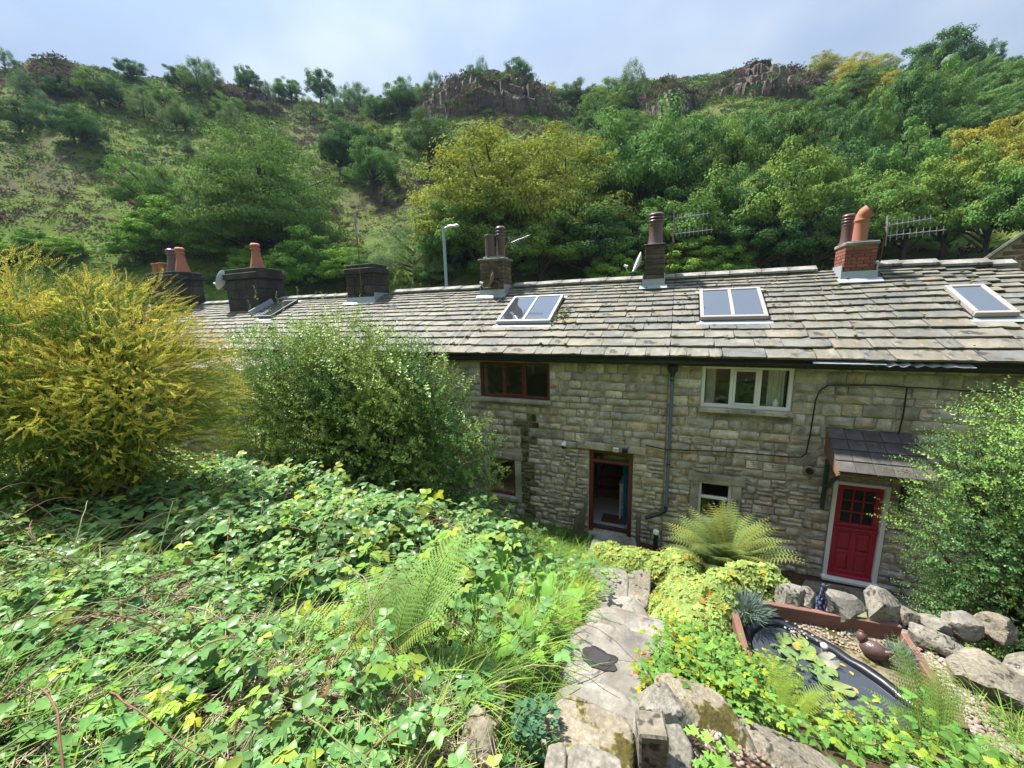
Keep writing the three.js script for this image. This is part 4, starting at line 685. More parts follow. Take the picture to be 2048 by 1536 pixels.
{
  const t = thing('street_lamp', 'grey street lamp column standing behind the roof ridge', 'street lamp', [-11.4, -2.2, -9.5]);
  mesh('column', gtube([[0, 0, 0], [0, 5, 0], [0, 12.05, 0]], [.1, .085, .07], 12), mat([.30, .37, .45], .5, { metalness: .3 }), t);
  mesh('arm', gtube([[0, 11.95, 0], [.35, 12.0, 0]], .045, 8), M.galv, t); put('lantern', cbox(.62, .1, .24, .03), M.galv, t, .6, 12.0, 0);
}
{ const t = thing('security_camera', 'small black and white camera on the wall left of the open door', 'camera', [-2.33, 2.17, .06]); put('bracket', cbox(.07, .07, .06), M.white, t, 0, .05, -.01); put('housing', new THREE.CylinderGeometry(.055, .06, .08, 16), M.white, t, 0, .01, .06, .5, 0, 0); put('lens_dome', new THREE.SphereGeometry(.056, 16, 10), M.lens, t, 0, -.035, .075); }
for (const [x, l, m] of [[-1.13, 'white floodlight on the lintel of the open door', M.white], [-.93, 'black sensor box on the lintel of the open door', M.black]]) { const t = thing('wall_light', l, 'light', [x, 2.2, .13]); put('housing', cbox(.12, .1, .05, .008), m, t, 0, 0, 0, .2, 0, 0); put('face', gbox(0, 0, 0, .1, .075, .004), m === M.white ? mat([.5, .5, .42], .2) : M.lens, t, 0, .0, .028, .2, 0, 0); put('bracket', cbox(.04, .05, .04), M.darkFrame, t, 0, -.02, -.035); }
{ const t = thing('wall_vent', 'round black vent pipe in the wall left of the red door', 'vent', [2.45, 2.18, .05]); put('collar', new THREE.TorusGeometry(.07, .025, 8, 18), mat([.35, .22, .15], .9), t, 0, 0, -.01); put('pipe', new THREE.CylinderGeometry(.055, .055, .09, 18), M.black, t, 0, 0, .03, Math.PI / 2, 0, 0); }
{ const t = thing('wall_bracket', 'small pale stone bracket under the gutter between the windows', 'bracket', [-.97, 4.07, .06]); put('head', cbox(.2, .07, .1, .015), M.dressed, t, 0, .06, 0); put('stem', cbox(.08, .14, .08, .01), M.dressed, t, 0, -.04, 0); }
tag(mesh('wall_cable', gtube([[-.5, 2.36, .07], [-.1, 2.34, .15], [.5, 2.36, .075], [1.3, 2.41, .07], [2.1, 2.42, .07], [2.3, 2.44, .07], [2.37, 2.52, .07], [2.4, 2.9, .07], [2.42, 3.55, .07], [2.46, 3.74, .07], [2.58, 3.85, .07], [3.2, 3.88, .07], [3.98, 3.86, .07], [5.4, 3.8, .07]], .013, 6), M.black), 'black cable looping along the wall and over the canopy', 'cable');
tag(mesh('wall_cable', gtube([[3.66, 3.87, .075], [3.67, 3.4, .07], [3.65, 3.05, .07]], .012, 6), M.black), 'short black cable dropping to the canopy top', 'cable');
for (const [k, x] of [[0, -4.85], [1, -5.15]]) tag(mesh('aerial_cable', gtube([0, .25, .5, .75, 1].map((u) => roofAt(x - .25 * (1 - u) - .12 * Math.sin(u * 3), 3.3 * u + .1, .1)), .008, 5), mat([.35, .33, .3], .7)), ['thin grey cable down the slabs beside the double skylight', 'thin grey cable down the slabs below the two pot chimney'][k], 'cable');
{ const g = new GB(), n = 60; let prev; for (let i = 0; i <= n; i++) { const x = 2.75 + i / n * 1.55, y = 4.31 + .018 * Math.sin(i * .9) * sm(0, 20, i) * sm(60, 35, i) + (fbm(i * .2, 3, 1.5) - .5) * .03, a = g.v(x, y, .2), b = g.v(x + .03, y - .055, .345); if (prev) g.q(prev[1], b, a, prev[0]); prev = [a, b]; } tag(mesh('metal_sheet', g.build(), new THREE.MeshStandardMaterial({ color: lin([.34, .355, .37]), roughness: .6, metalness: .2, side: THREE.DoubleSide })), 'crumpled grey metal sheet under the slabs above the red door', 'metal sheet'); }
{
  reseed(37); const mg = new THREE.IcosahedronGeometry(1, 2), list = []; mg.scale(1, .5, 1);
  for (let i = 0; i < 150; i++) { const near = i < 60, x = near ? R(-2.95, -2.6) : R(-5.4, 6), s = near ? R(1.3, 2.2) : courses[1 + RI(12)][0] + R(-.02, .05), p = roofAt(x, s, .1); list.push([...p, R(0, 6), R(.012, .04), [R(.10, .16), R(.12, .19), .035]]); }
  tag(inst('roof_moss', mg, mat([1, 1, 1], 1, { bumpMap: T.fine, bumpScale: .01 }), list), 'small moss cushions on the roof slabs', 'moss', null, 'stuff');
}
// inside the rooms
{
  const t = thing('staircase', 'red brown wooden stairs seen through the open door', 'stairs', [-1.4, 0, -2.0]);
  for (let k = 0; k < 5; k++) { put('tread', cbox(.95, .04, .3), M.brownWood, t, 0, .24 + k * .22, -k * .26); put('riser', cbox(.93, .2, .03), mat([.3, .1, .04], .5, { map: T.wood }), t, 0, .12 + k * .22, .12 - k * .26); }
  for (const s of [-1, 1]) put('stringer', cbox(.05, 1.3, .1), M.brownWood, t, s * .48, .6, .1);
  const b = thing('side_table', 'small white table inside the open door', 'table', [-.98, 0, -1.0]); put('table_top', cbox(.34, .035, .5), M.white, b, 0, .98, 0); put('drawer', cbox(.3, .16, .46), M.white, b, 0, .86, 0); for (const x of [-1, 1]) for (const z of [-1, 1]) put('leg', cbox(.04, .8, .04), M.white, b, x * .13, .4, z * .2); put('shelf', cbox(.3, .03, .44), M.white, b, 0, .35, 0);
  const cg = new GB(), rows = []; for (let i = 0; i <= 24; i++) { const u = i / 24, x = -.99 + .17 * u, z = -.36 - .13 * u + .025 * Math.sin(u * 24); rows.push([cg.v(x, .12, z), cg.v(x - .02, 1.78, z)]); if (i) cg.q(rows[i - 1][0], rows[i][0], rows[i][1], rows[i - 1][1]); } tag(mesh('door_curtain', cg.build(), new THREE.MeshStandardMaterial({ color: lin([.035, .17, .38]), roughness: .9, side: THREE.DoubleSide })), 'bright blue curtain hanging inside the open door', 'curtain');
  tag(put('door_mat', cbox(.6, .02, .4, .005), mat([.12, .05, .03], 1), scene, -1.25, .018, -.75), 'red brown mat on the floor inside the open door', 'mat');
  for (const [x0, x1, l] of [[.62, .80, 'white curtain at the left edge of the white window'], [1.72, 2.0, 'white curtain at the right edge of the white window']]) { const g = new GB(), r = []; for (let i = 0; i <= 30; i++) { const u = i / 30, x = lerp(x0, x1, u), z = -.3 + .022 * Math.sin(u * 34); r.push([g.v(x, 3.0, z), g.v(x, 4.2, z)]); if (i) g.q(r[i - 1][0], r[i][0], r[i][1], r[i - 1][1]); } tag(mesh('window_curtain', g.build(), new THREE.MeshStandardMaterial({ color: lin([.62, .64, .6]), roughness: .95, side: THREE.DoubleSide })), l, 'curtain'); }
  const vz = mesh('vase', new THREE.LatheGeometry([[0, 0], [.05, 0], [.06, .06], [.055, .13], [.035, .17], [.04, .2], [.03, .2]].map((p) => new THREE.Vector2(...p)), 18), M.white); vz.position.set(1.86, 3.292, -.2); tag(vz, 'small white vase on the sill of the white window', 'vase');
}

// ---------------------------------------------------------------- path, rocks and pond
reseed(41);
const rockMats = [mat([.33, .305, .265], .92, { map: T.rock, bumpMap: T.stoneBump, bumpScale: .02 }), mat([.36, .32, .27], .92, { map: T.mossy, bumpMap: T.stoneBump, bumpScale: .02 }), mat([.33, .32, .30], .92, { map: T.rock, bumpMap: T.stoneBump, bumpScale: .02 }), mat([.37, .335, .28], .92, { map: T.stone, bumpMap: T.stoneBump, bumpScale: .015 })];
function slabGeo(poly, th, seed, bump = .045) {                           // irregular worn flag, poly in x/z round its own middle
  const g = new GB(), pts = [], n = poly.length;
  for (let i = 0; i < n; i++) for (let k = 0; k < 5; k++) { const a = poly[i], b = poly[(i + 1) % n], u = k / 5; pts.push([lerp(a[0], b[0], u) + R(-.012, .012), lerp(a[1], b[1], u) + R(-.012, .012)]); }
  for (let r = 0; r < 2; r++) for (let i = 0; i < pts.length; i++) { const a = pts[(i + pts.length - 1) % pts.length], b = pts[i], c = pts[(i + 1) % pts.length]; pts[i] = [b[0] * .6 + (a[0] + c[0]) * .2, b[1] * .6 + (a[1] + c[1]) * .2]; }
  const rings = [[.3, 0], [.55, 0], [.75, 0], [.9, -.002], [.97, -.012], [1, -.035], [1.01, -th]], ids = [];
  const y = (x, z, d) => d + (fbm(x * 4 + seed, z * 4, 6.5, 4) - .5) * bump;
  const m = g.v(0, y(0, 0, 0), 0, seed, seed);
  for (const [s, d] of rings) ids.push(pts.map((p) => { const j = d < -.03 ? R(.98, 1.015) : 1, x = p[0] * s * j, z = p[1] * s * j; return g.v(x, d < -.1 ? d : y(x, z, d), z, x / .8 + seed, (z - d) / .8 + seed); }));
  const N = pts.length, area = poly.reduce((s, p, i) => s + p[0] * poly[(i + 1) % n][1] - poly[(i + 1) % n][0] * p[1], 0), f = area > 0;
  for (let i = 0; i < N; i++) { const k = (i + 1) % N; f ? g.t(m, ids[0][k], ids[0][i]) : g.t(m, ids[0][i], ids[0][k]); for (let r = 1; r < rings.length; r++) f ? g.q(ids[r][i], ids[r - 1][i], ids[r - 1][k], ids[r][k]) : g.q(ids[r][i], ids[r][k], ids[r - 1][k], ids[r - 1][i]); }
  return g.build();
}
{
  const path = new THREE.Group(); path.name = 'path'; path.userData = { kind: 'structure', label: 'worn stone flag path stepping down to the open door' }; scene.add(path);
  const S = [[.62, [[-1.29, 2.18], [-.62, 2.0], [-.54, 2.66], [-1.0, 2.86]], 2], [.6, [[-.59, 1.99], [-.22, 1.88], [-.22, 2.55], [-.51, 2.63]], 0], [.95, [[-.98, 3.3], [-.44, 3.1], [-.2, 3.4], [-.18, 3.75], [-.79, 3.95], [-1.02, 3.57]], 3], [1.32, [[-.9, 4.1], [-.67, 3.9], [.13, 3.9], [.11, 4.33], [.06, 4.7], [-.59, 4.75], [-.8, 4.45]], 3], [1.85, [[-.83, 4.98], [-.61, 4.82], [-.14, 4.82], [.08, 4.9], [.06, 5.3], [-.04, 5.78], [-.32, 5.85], [-.75, 5.8], [-.87, 5.25]], 3], [2.34, [[-.70, 6.12], [-.44, 5.98], [-.2, 6.0], [.01, 6.1], [-.04, 6.28], [-.12, 6.5], [-.54, 6.52], [-.73, 6.36]], 3], [2.72, [[-.65, 6.63], [-.53, 6.45], [-.15, 6.5], [-.13, 6.85], [-.34, 6.9], [-.63, 6.8]], 1], [2.97, [[-.42, 6.94], [-.32, 6.9], [-.16, 6.9], [-.14, 7.15], [-.4, 7.25]], 2], [2.66, [[-.13, 6.40], [-.05, 6.3], [.10, 6.3], [.2, 6.45], [.18, 6.6], [.06, 6.66], [-.1, 6.66]], 2], [3.0, [[-.53, 7.0], [-.44, 6.96], [-.4, 7.12], [-.5, 7.16]], 2], [3.2, [[-.7, 7.3], [-.1, 7.25], [.15, 7.6], [0, 8.3], [-.6, 8.3]], 0], [.3, [[-1.5, .5], [-.6, .45], [-.5, 1.75], [-1.35, 1.9]], 3], [.06, [[2.5, .25], [4.2, .25], [4.2, 1.3], [2.5, 1.3]], 2]];
  S.forEach(([y, poly0, m], i) => { const mz = poly0.reduce((s, p) => s + p[1], 0) / poly0.length, poly = poly0.map((p) => [p[0], i < 6 && p[1] > mz ? p[1] + .28 : p[1]]), cx = poly.reduce((s, p) => s + p[0], 0) / poly.length, cz = poly.reduce((s, p) => s + p[1], 0) / poly.length; put('flagstone', slabGeo(poly.map((p) => [(p[0] - cx) * 1.13, (p[1] - cz) * 1.1]), i > 10 ? .2 : .42, i * 1.7, i === 4 ? .012 : .045), rockMats[m], path, cx, y, cz, i === 4 ? 0 : R(-.02, .02), 0, i === 4 ? 0 : R(-.02, .02)); });
  const pud = [[-.73, 5.25], [-.59, 5.13], [-.45, 5.16], [-.38, 5.3], [-.46, 5.41], [-.66, 5.38]], ring = (s, y) => { const g = new GB(), N = 36, ids = []; const m = g.v(-.555, y, 5.27); for (let i = 0; i < N; i++) { const a = i / N * 6.283, r = (1 + .9 * (fbm(Math.cos(a) * 2 + 3, Math.sin(a) * 2, 4.5, 4) - .5)) * s; ids.push(g.v(-.555 + Math.cos(a) * .165 * r, y, 5.27 + Math.sin(a) * .125 * r)); } for (let i = 0; i < N; i++) g.t(m, ids[(i + 1) % N], ids[i]); return g.build(); };
  structure('puddle', ring(.62, 1.864), new THREE.MeshPhysicalMaterial({ color: lin([.05, .045, .045]), roughness: .04, ior: 1.33 }), 'small puddle in the hollow of a path flag');
  structure('wet_stone_patch', ring(1.0, 1.859), mat([.24, .205, .185], .4, { map: T.rock }), 'dark wet stone round the puddle');
}
function rockGeo(seed, w, h, d, o = {}) {
  const g0 = new THREE.IcosahedronGeometry(1, 7), P = g0.attributes.position, planes = [], g = new GB(), key = new Map();
  const rr = mulberry(seed * 977 + 5); for (let k = 0; k < (o.cuts || 15); k++) { const z = rr() * 2 - 1, t = rr() * 6.283, q = Math.sqrt(1 - z * z); planes.push([q * Math.cos(t), z, q * Math.sin(t), .55 + rr() * .32]); }
  planes.push([0, 1, 0, o.flat || .8]);
  const ids = [];
  for (let i = 0; i < P.count; i++) {
    const k = P.getX(i).toFixed(4) + P.getY(i).toFixed(4) + P.getZ(i).toFixed(4);
    if (!key.has(k)) {
      let p = norm([P.getX(i), P.getY(i), P.getZ(i)]), m = 1.05; for (const [a, b, c, e] of planes) { const dd = p[0] * a + p[1] * b + p[2] * c; if (dd > 0) m = Math.min(m, e / dd); }
      m *= 1 + (fbm(p[0] * 2.2 + seed, p[1] * 2.2, p[2] * 2.2 + seed, 3) - .5) * .13 + (fbm(p[0] * 7 + seed, p[1] * 7, p[2] * 7, 3) - .5) * .07;
      const x = p[0] * m * w / 2, y = p[1] * m * h / 2, z = p[2] * m * d / 2, a = p.map(Math.abs);
      key.set(k, g.v(x, y, z, (a[0] > a[2] && a[0] > a[1] ? z : x) / .7 + seed, (a[1] > a[0] && a[1] > a[2] ? z : y) / .7 + seed));
    }
    ids.push(key.get(k));
  }
  for (let i = 0; i < ids.length; i += 3) g.t(ids[i], ids[i + 1], ids[i + 2]);
  const out = toCreasedNormals(g.build(), .42), Q = out.attributes.position, U = out.attributes.uv;
  for (let i = 0; i < Q.count; i += 3) {                      // box-mapped by facet
    const v = [0, 1, 2].map((k) => [Q.getX(i + k), Q.getY(i + k), Q.getZ(i + k)]), n = cross(add(v[1], v[0], -1), add(v[2], v[0], -1)).map(Math.abs), ax = n[0] > n[1] && n[0] > n[2] ? [2, 1] : n[1] > n[2] ? [0, 2] : [0, 1];
    v.forEach((p, k) => U.setXY(i + k, p[ax[0]] / .7 + seed * .37, p[ax[1]] / .7 + seed * .61));
  }
  return out;
}
{
  const rocks = [ // x, y, z, w, h, d, turn, material, label
    [1.40, 1.80, 3.52, .34, .36, .3, .3, 2, 'rounded pale rock beside the geraniums behind the pond'], [1.60, 1.78, 3.50, .26, .32, .24, 1, 2, 'grey rock behind the blue sculpture'], [1.93, 1.83, 3.5, .46, .36, .34, .2, 3, 'flat topped brown rock right of the blue sculpture'],
    [2.27, 1.86, 3.46, .42, .48, .3, .9, 2, 'tall pointed pale rock behind the pond corner'], [2.5, 1.78, 3.42, .3, .3, .26, .4, 0, 'grey rock right of the tall pointed rock'], [2.62, 1.72, 3.62, .36, .28, .3, 0, 2, 'low grey rock beside the pebbles'], [2.78, 1.72, 3.35, .3, .24, .26, 0, 3, 'pinkish rock in the rockery row'],
    [3.02, 1.78, 3.3, .36, .3, .3, .5, 3, 'brown rock at the shrub foot'], [3.35, 1.75, 3.25, .34, .3, .3, .2, 0, 'rock at the right end of the rockery row'], [2.95, 1.68, 3.95, .9, .3, .6, .5, 0, 'broad flat boulder right of the pebbles'], [3.5, 1.72, 3.8, .7, .3, .5, .1, 2, 'grey boulder at the right picture edge'], [2.75, 1.7, 3.66, .3, .2, .3, 1.2, 2, 'small grey stone above the pebbles'],
    [.36, 2.15, 5.88, .80, .46, .42, -.35, 1, 'large mossy boulder left of the pond front'], [1.04, 1.99, 5.88, 1.15, .48, .46, -.22, 0, 'long slanting slab boulder in front of the pond'], [1.55, 2.2, 5.95, .5, .3, .4, .3, 2, 'half buried rock right of the slanting slab'],
    [.06, 2.62, 6.28, .34, .3, .28, .6, 2, 'speckled grey rock beside the standing stone'], [.33, 1.62, 4.42, .13, .16, .11, .3, 0, 'small stone propped at the path edge'], [.33, 1.7, 4.62, .1, .2, .12, .1, 3, 'little square stone at the path edge'],
  ];
  rocks.forEach(([x, y, z, w, h, d, a, m, l], i) => { const o = mesh('rock', rockGeo(i + 3, w * 1.12, h * 1.12, d * 1.12, { flat: i === 12 || i === 13 ? .7 : .85 }), rockMats[m]); o.position.set(x, y, z); o.rotation.set(R(-.1, .1) + (i === 13 ? .3 : 0), a, i === 12 ? -.22 : i === 13 ? -.2 : R(-.1, .1)); tag(o, l, 'rock', 'rocks round the pond'); });
  const st = put('standing_stone', cbox(.16, .42, .15, .012), rockMats[0], scene, -.02, 2.72, 6.62, .05, .25, .03); tag(st, 'square cut upright stone at the path side', 'stone');
  const cop = [[-1.02, 2.66, 6.75, .2, .26, .7, .25], [-.87, 2.91, 7.3, .2, .28, .7, .22], [-.74, 3.1, 7.85, .2, .3, .7, .15]];
  cop.forEach(([x, y, z, w, h, d, a], i) => { const o = mesh('kerb_stone', rockGeo(i + 51, w * 1.15, h * 1.15, d * 1.2, { cuts: 8, flat: .6 }), rockMats[1]); o.position.set(x, y, z); o.rotation.y = a; tag(o, ['mossy kerb stone under the large fern', 'moss covered kerb stone beside the path bottom', 'kerb stone at the bottom edge of the picture'][i], 'stone', 'mossy kerb stones along the bramble bank'); });
}
{
  // timber surround, liner, water and shelf
  const t = thing('pond_surround', 'reddish timber frame round the garden pond', 'pond frame', [0, 0, 0]);
  const plank = (a, b, h, w) => { const dx = b[0] - a[0], dz = b[1] - a[1], L = Math.hypot(dx, dz); put('plank', cbox(L, h, w, .006), M.sleeper, t, (a[0] + b[0]) / 2, 1.67, (a[1] + b[1]) / 2, 0, -Math.atan2(dz, dx), 0); };
  plank([.78, 4.0], [.85, 5.2], .24, .07); plank([.84, 3.74], [2.42, 3.58], .24, .06); plank([2.40, 3.7], [2.36, 4.75], .24, .06); plank([.9, 5.2], [2.3, 5.08], .2, .06);
  const W = [[.93, 4.3], [1.0, 4.02], [1.22, 3.82], [1.52, 3.93], [1.88, 4.19], [2.08, 4.42], [2.22, 4.66], [1.95, 4.88], [1.56, 4.86], [1.24, 4.8], [1.0, 4.7]];
  const loop = []; for (let i = 0; i < W.length; i++) for (let k = 0; k < 4; k++) { const p = (n) => W[(i + n + W.length) % W.length], u = k / 4, c = (q) => .5 * (2 * p(0)[q] + (p(1)[q] - p(-1)[q]) * u + (2 * p(-1)[q] - 5 * p(0)[q] + 4 * p(1)[q] - p(2)[q]) * u * u + (3 * p(0)[q] - p(-1)[q] - 3 * p(1)[q] + p(2)[q]) * u * u * u); loop.push([c(0), c(1)]); }
  const wg = new GB(), m = wg.v(1.5, 1.58, 4.4), ids = loop.map((p) => wg.v(p[0], 1.58, p[1])); loop.forEach((_, i) => wg.t(m, ids[(i + 1) % ids.length], ids[i]));
  structure('pond_water', wg.build(), new THREE.MeshPhysicalMaterial({ color: lin([.045, .052, .064]), roughness: .03, ior: 1.4, bumpMap: rep(T.fine, .6), bumpScale: .002 }), 'dark still pond water reflecting the sky');
  const lg = new GB(), N = loop.length, prof = [[.0, -.12], [.012, .015], [.05, .05], [.1, .045], [.13, .0], [.14, -.06]], rows = loop.map((p, i) => { const a = loop[(i + N - 1) % N], b = loop[(i + 1) % N], d = norm([b[0] - a[0], 0, b[1] - a[1]]), n = [d[2], 0, -d[0]], wob = 1 + .25 * (fbm(i * .6, 2, 3.5) - .5); return prof.map(([o, h], k) => lg.v(p[0] + n[0] * o * wob, 1.585 + h * (1 + (i % 5 === 0 ? -.25 : R(-.1, .1))), p[1] + n[2] * o * wob, o, i)); });
  for (let i = 0; i < N; i++) for (let k = 1; k < prof.length; k++) lg.q(rows[i][k - 1], rows[i][k], rows[(i + 1) % N][k], rows[(i + 1) % N][k - 1]);
  const ln = mesh('pond_liner', lg.build(), new THREE.MeshStandardMaterial({ color: lin([.012, .014, .02]), roughness: .32, side: THREE.DoubleSide })); tag(ln, 'black plastic liner edge folded round the pond', 'pond liner');
  // mossy gravel shelf behind the water, soil in front
  const sg = new GB(), rows2 = []; for (let i = 0; i <= 40; i++) { const r = []; for (let j = 0; j <= 40; j++) { const x = lerp(.82, 2.38, i / 40), z = lerp(3.64, 5.18, j / 40); let d = 9; for (let k = 0; k < N; k++) d = Math.min(d, Math.hypot(x - loop[k][0], z - loop[k][1])); const inside = inPoly(x, z, loop); r.push(sg.v(x, inside ? 1.3 : 1.60 - .06 * sm(.15, 0, d) + .03 * fbm(x * 9, z * 9, 4.5, 2), z, x * 1.4, z * 1.4)); } rows2.push(r); }
  for (let i = 1; i <= 40; i++) for (let j = 1; j <= 40; j++) sg.q(rows2[i - 1][j - 1], rows2[i - 1][j], rows2[i][j], rows2[i][j - 1]);
  structure('pond_shelf', sg.build(), mat([.30, .26, .19], .95, { map: T.mossy }), 'mossy gravel shelf inside the timber frame');
  // lilies
  const padG = (seed, r) => { const g = new GB(true), m = g.v(0, .006, 0), N = 28, ids = [], cut = .22; for (let i = 0; i <= N; i++) { const a = cut + (6.283 - 2 * cut) * i / N, k = r * (1 + .05 * Math.sin(a * 2 + seed)), q = .92 + .16 * h3(i, seed, 3); ids.push(g.v(Math.cos(a) * k, .012 + .01 * Math.sin(a * 3 + seed), Math.sin(a) * k * .9, 0, 0, [q, q, q * .9])); } for (let i = 0; i < N; i++) g.t(m, ids[i + 1], ids[i]); return g.build(); };
  const lily = thing('water_lily', 'water lily with round floating pads on the pond', 'water lily', [0, 1.583, 0]), padM = [[.16, .24, .075], [.20, .25, .09], [.14, .22, .09], [.28, .25, .05]].map((c) => leafMat(c, .9, .15, .35));
  [[1.27, 4.0, .12, 0], [1.43, 3.96, .12, 1], [1.47, 4.06, .11, 0], [1.27, 4.2, .12, 2], [1.45, 4.18, .09, 1], [1.53, 4.22, .08, 0], [1.49, 4.36, .11, 2], [1.60, 4.32, .09, 0], [1.65, 4.5, .12, 1], [1.52, 4.46, .09, 2], [1.56, 4.62, .07, 0], [1.38, 4.09, .08, 3]].forEach(([x, z, r, m], i) => put('lily_pad', padG(i, r * .75), padM[m], lily, x, .002 + i * .002, z, R(-.02, .02), R(0, 6.28), R(-.02, .02)));
  const tip = put('lily_pad', padG(20, .09), leafMat([.55, .5, .45], .9, .15, .4), lily, 1.62, .05, 4.2, .9, .6, .5); tip.userData.label = 'upturned pale lily pad';
  for (let i = 0; i < 5; i++) { const o = tag(mesh('floating_leaf', new GB(true).leaf([0, 0, 0], [1, 0, 0], [0, 1, 0], .07, .035, [1, 1, 1]).build(), leafMat([.4, .3, .08], .9, .2)), ['yellow leaf floating beside the lily pads', 'yellow leaf floating near the liner', 'small fallen leaf on the water by the fern', 'fallen leaf in the middle of the water', 'fallen leaf near the front liner'][i], 'leaf', 'leaves floating on the pond'); o.position.set(...[[1.72, 1.589, 4.16], [1.8, 1.589, 4.27], [1.92, 1.589, 4.5], [1.75, 1.589, 4.42], [1.6, 1.589, 4.74]][i]); o.rotation.y = i * 1.7; }
}
function inPoly(x, z, P) { let c = false; for (let i = 0, j = P.length - 1; i < P.length; j = i++) if ((P[i][1] > z) !== (P[j][1] > z) && x < (P[j][0] - P[i][0]) * (z - P[i][1]) / (P[j][1] - P[i][1]) + P[i][0]) c = !c; return c; }
{
  // ornaments
  const blue = tex(256, (u, v) => { const a = f2(u, v, 10, 3.5, 3), k = a > .55 ? [.55, .6, .72] : a > .47 ? [.16, .2, .34] : [.05, .06, .1]; return k; }, true), bm = mat([.8, .85, 1], .3, { map: rep(blue, 3) });
  const s = thing('garden_sculpture', 'upright blue mottled ceramic bird sculpture behind the pond', 'sculpture', [1.70, 1.70, 3.6]);
  mesh('body', new THREE.LatheGeometry([[0, 0], [.095, 0], [.075, .03], [.05, .09], [.052, .15], [.046, .21], [.03, .27], [.022, .32], [.026, .35], [.012, .38], [0, .382]].map((p) => new THREE.Vector2(...p)), 18), bm, s).scale.set(1, 1, .75);
  const hd = put('head', new THREE.SphereGeometry(.03, 14, 10), mat([.06, .06, .065], .6), s, .008, .375, 0, 0, 0, .5); hd.scale.set(.8, 1.5, .8); put('beak', new THREE.ConeGeometry(.013, .09, 8), mat([.06, .06, .065], .6), s, .035, .40, 0, 0, 0, -.9);
  for (const k of [-1, 1]) put('wing', new THREE.SphereGeometry(.045, 12, 8), bm, s, k * .034, .14, -.005, 0, 0, -k * .12).scale.set(.45, 2.1, .7);
  const h = thing('hen_ornament', 'small brown ceramic hen ornament on the pond shelf', 'ornament', [2.05, 1.62, 3.98], null, -.5), hm = mat([.09, .05, .045], .4, { bumpMap: T.fine, bumpScale: .004 }), hr = mat([.11, .05, .04], .5);
  const bg = new THREE.SphereGeometry(.1, 20, 14); bg.scale(1.15, .9, .85); put('body', bg, hm, h, 0, .09, 0); const ng = new THREE.SphereGeometry(.05, 14, 10); ng.scale(.9, 1.25, .9); put('head', ng, hr, h, -.1, .17, 0, 0, 0, .2); put('tail', new THREE.ConeGeometry(.05, .12, 10), hm, h, .12, .14, 0, 0, 0, -.8); put('comb', new THREE.SphereGeometry(.02, 8, 6), hr, h, -.11, .23, 0).scale.set(1.4, 1, .4); put('beak', new THREE.ConeGeometry(.014, .04, 7), hm, h, -.155, .165, 0, 0, 0, 1.6);
  const f = thing('pond_ornament', 'small pinkish stone frog spout among the lily pads', 'ornament', [1.60, 1.56, 4.12]); mesh('stem', gtube([[0, 0, 0], [0, .08, 0], [-.01, .15, .005]], [.025, .022, .028], 10), mat([.4, .3, .28], .8), f); put('head', new THREE.SphereGeometry(.035, 12, 8), mat([.5, .4, .38], .8), f, -.01, .17, .01).scale.set(1, .8, 1.2);
  const c = thing('capped_pipe', 'short black pipe with a white cap below the downpipe', 'pipe', [-.2, .1, .5]); put('pipe', new THREE.CylinderGeometry(.05, .05, .5, 14), M.black, c, 0, .22, 0); put('cap', new THREE.CylinderGeometry(.062, .062, .06, 16), M.white, c, 0, .49, 0);
  const gp = thing('gate_post', 'grey weathered leaning boards left of the open door', 'post', [-1.78, .05, .34], null, .3); for (let k = 0; k < 3; k++) put('board', cbox(.09, .95 - k * .12, .03), M.greyWood, gp, -.02 - k * .1, .4 - k * .04, k * .07, .06 * k, 0, -.12);
  const bp = thing('gate_post', 'grey weathered post right of the open door', 'post', [-.58, .05, .3]); put('post', cbox(.1, .75, .1), M.greyWood, bp, 0, .36, 0); put('top', cbox(.12, .03, .12), M.greyWood, bp, 0, .75, 0);
  const bk = thing('blue_bag', 'crumpled blue plastic bag at the foot of the open door', 'bag', [-.82, .12, .42]); const gg = rockGeo(77, .26, .22, .2, { cuts: 14 }); mesh('bag', gg, mat([.02, .22, .5], .4), bk).position.y = .09;
}
// pebbles on the right of the pond
{
  reseed(47); const pg = rockGeo(90, 1, .7, .85, { cuts: 4, flat: .95 }), simple = new THREE.IcosahedronGeometry(.5, 2); simple.scale(1, .62, .8); const list = [];
  const tones = [[.28, .20, .155], [.32, .25, .205], [.26, .175, .135], [.35, .30, .255], [.22, .175, .145]];
  for (let i = 0; i < 1600; i++) { const x = R(2.44, 2.85), z = R(3.62, 4.8); if (rnd() < sm(2.55, 2.85, x)) continue; const s = R(.02, .05); list.push([x, gardenY(x, z) + .02 + R(0, .02), z, new THREE.Quaternion().setFromEuler(new THREE.Euler(R(-.4, .4), R(0, 6), R(-.4, .4))), s, tones[RI(5)]]); }
  for (let i = 0; i < 260; i++) { const x = R(1.3, 2.36), z = R(3.66, 3.95); list.push([x, 1.625, z, R(0, 6), R(.015, .035), tones[RI(5)]]); }
  for (let i = 0; i < 300; i++) { const x = R(.1, .9), z = R(5.95, 6.6); list.push([x, gardenY(x, z) + .015, z, R(0, 6), R(.012, .04), tones[RI(5)].map((v) => v * R(.6, 1))]); }
  tag(inst('pebbles', simple, mat([1, 1, 1], .8, { vertexColors: false }), list), 'pink and buff pebbles beside the pond frame', 'pebbles', null, 'stuff');
}

// ---------------------------------------------------------------- garden plants
const qDir = (d, roll = 0) => { const q = new THREE.Quaternion().setFromUnitVectors(UPV, new THREE.Vector3(...norm(d))); return q.multiply(new THREE.Quaternion().setFromAxisAngle(UPV, roll)); };
const shade = (c, k, h = 0) => [c[0] * k * (1 + h), c[1] * k, c[2] * k * (1 - h)];
reseed(51);
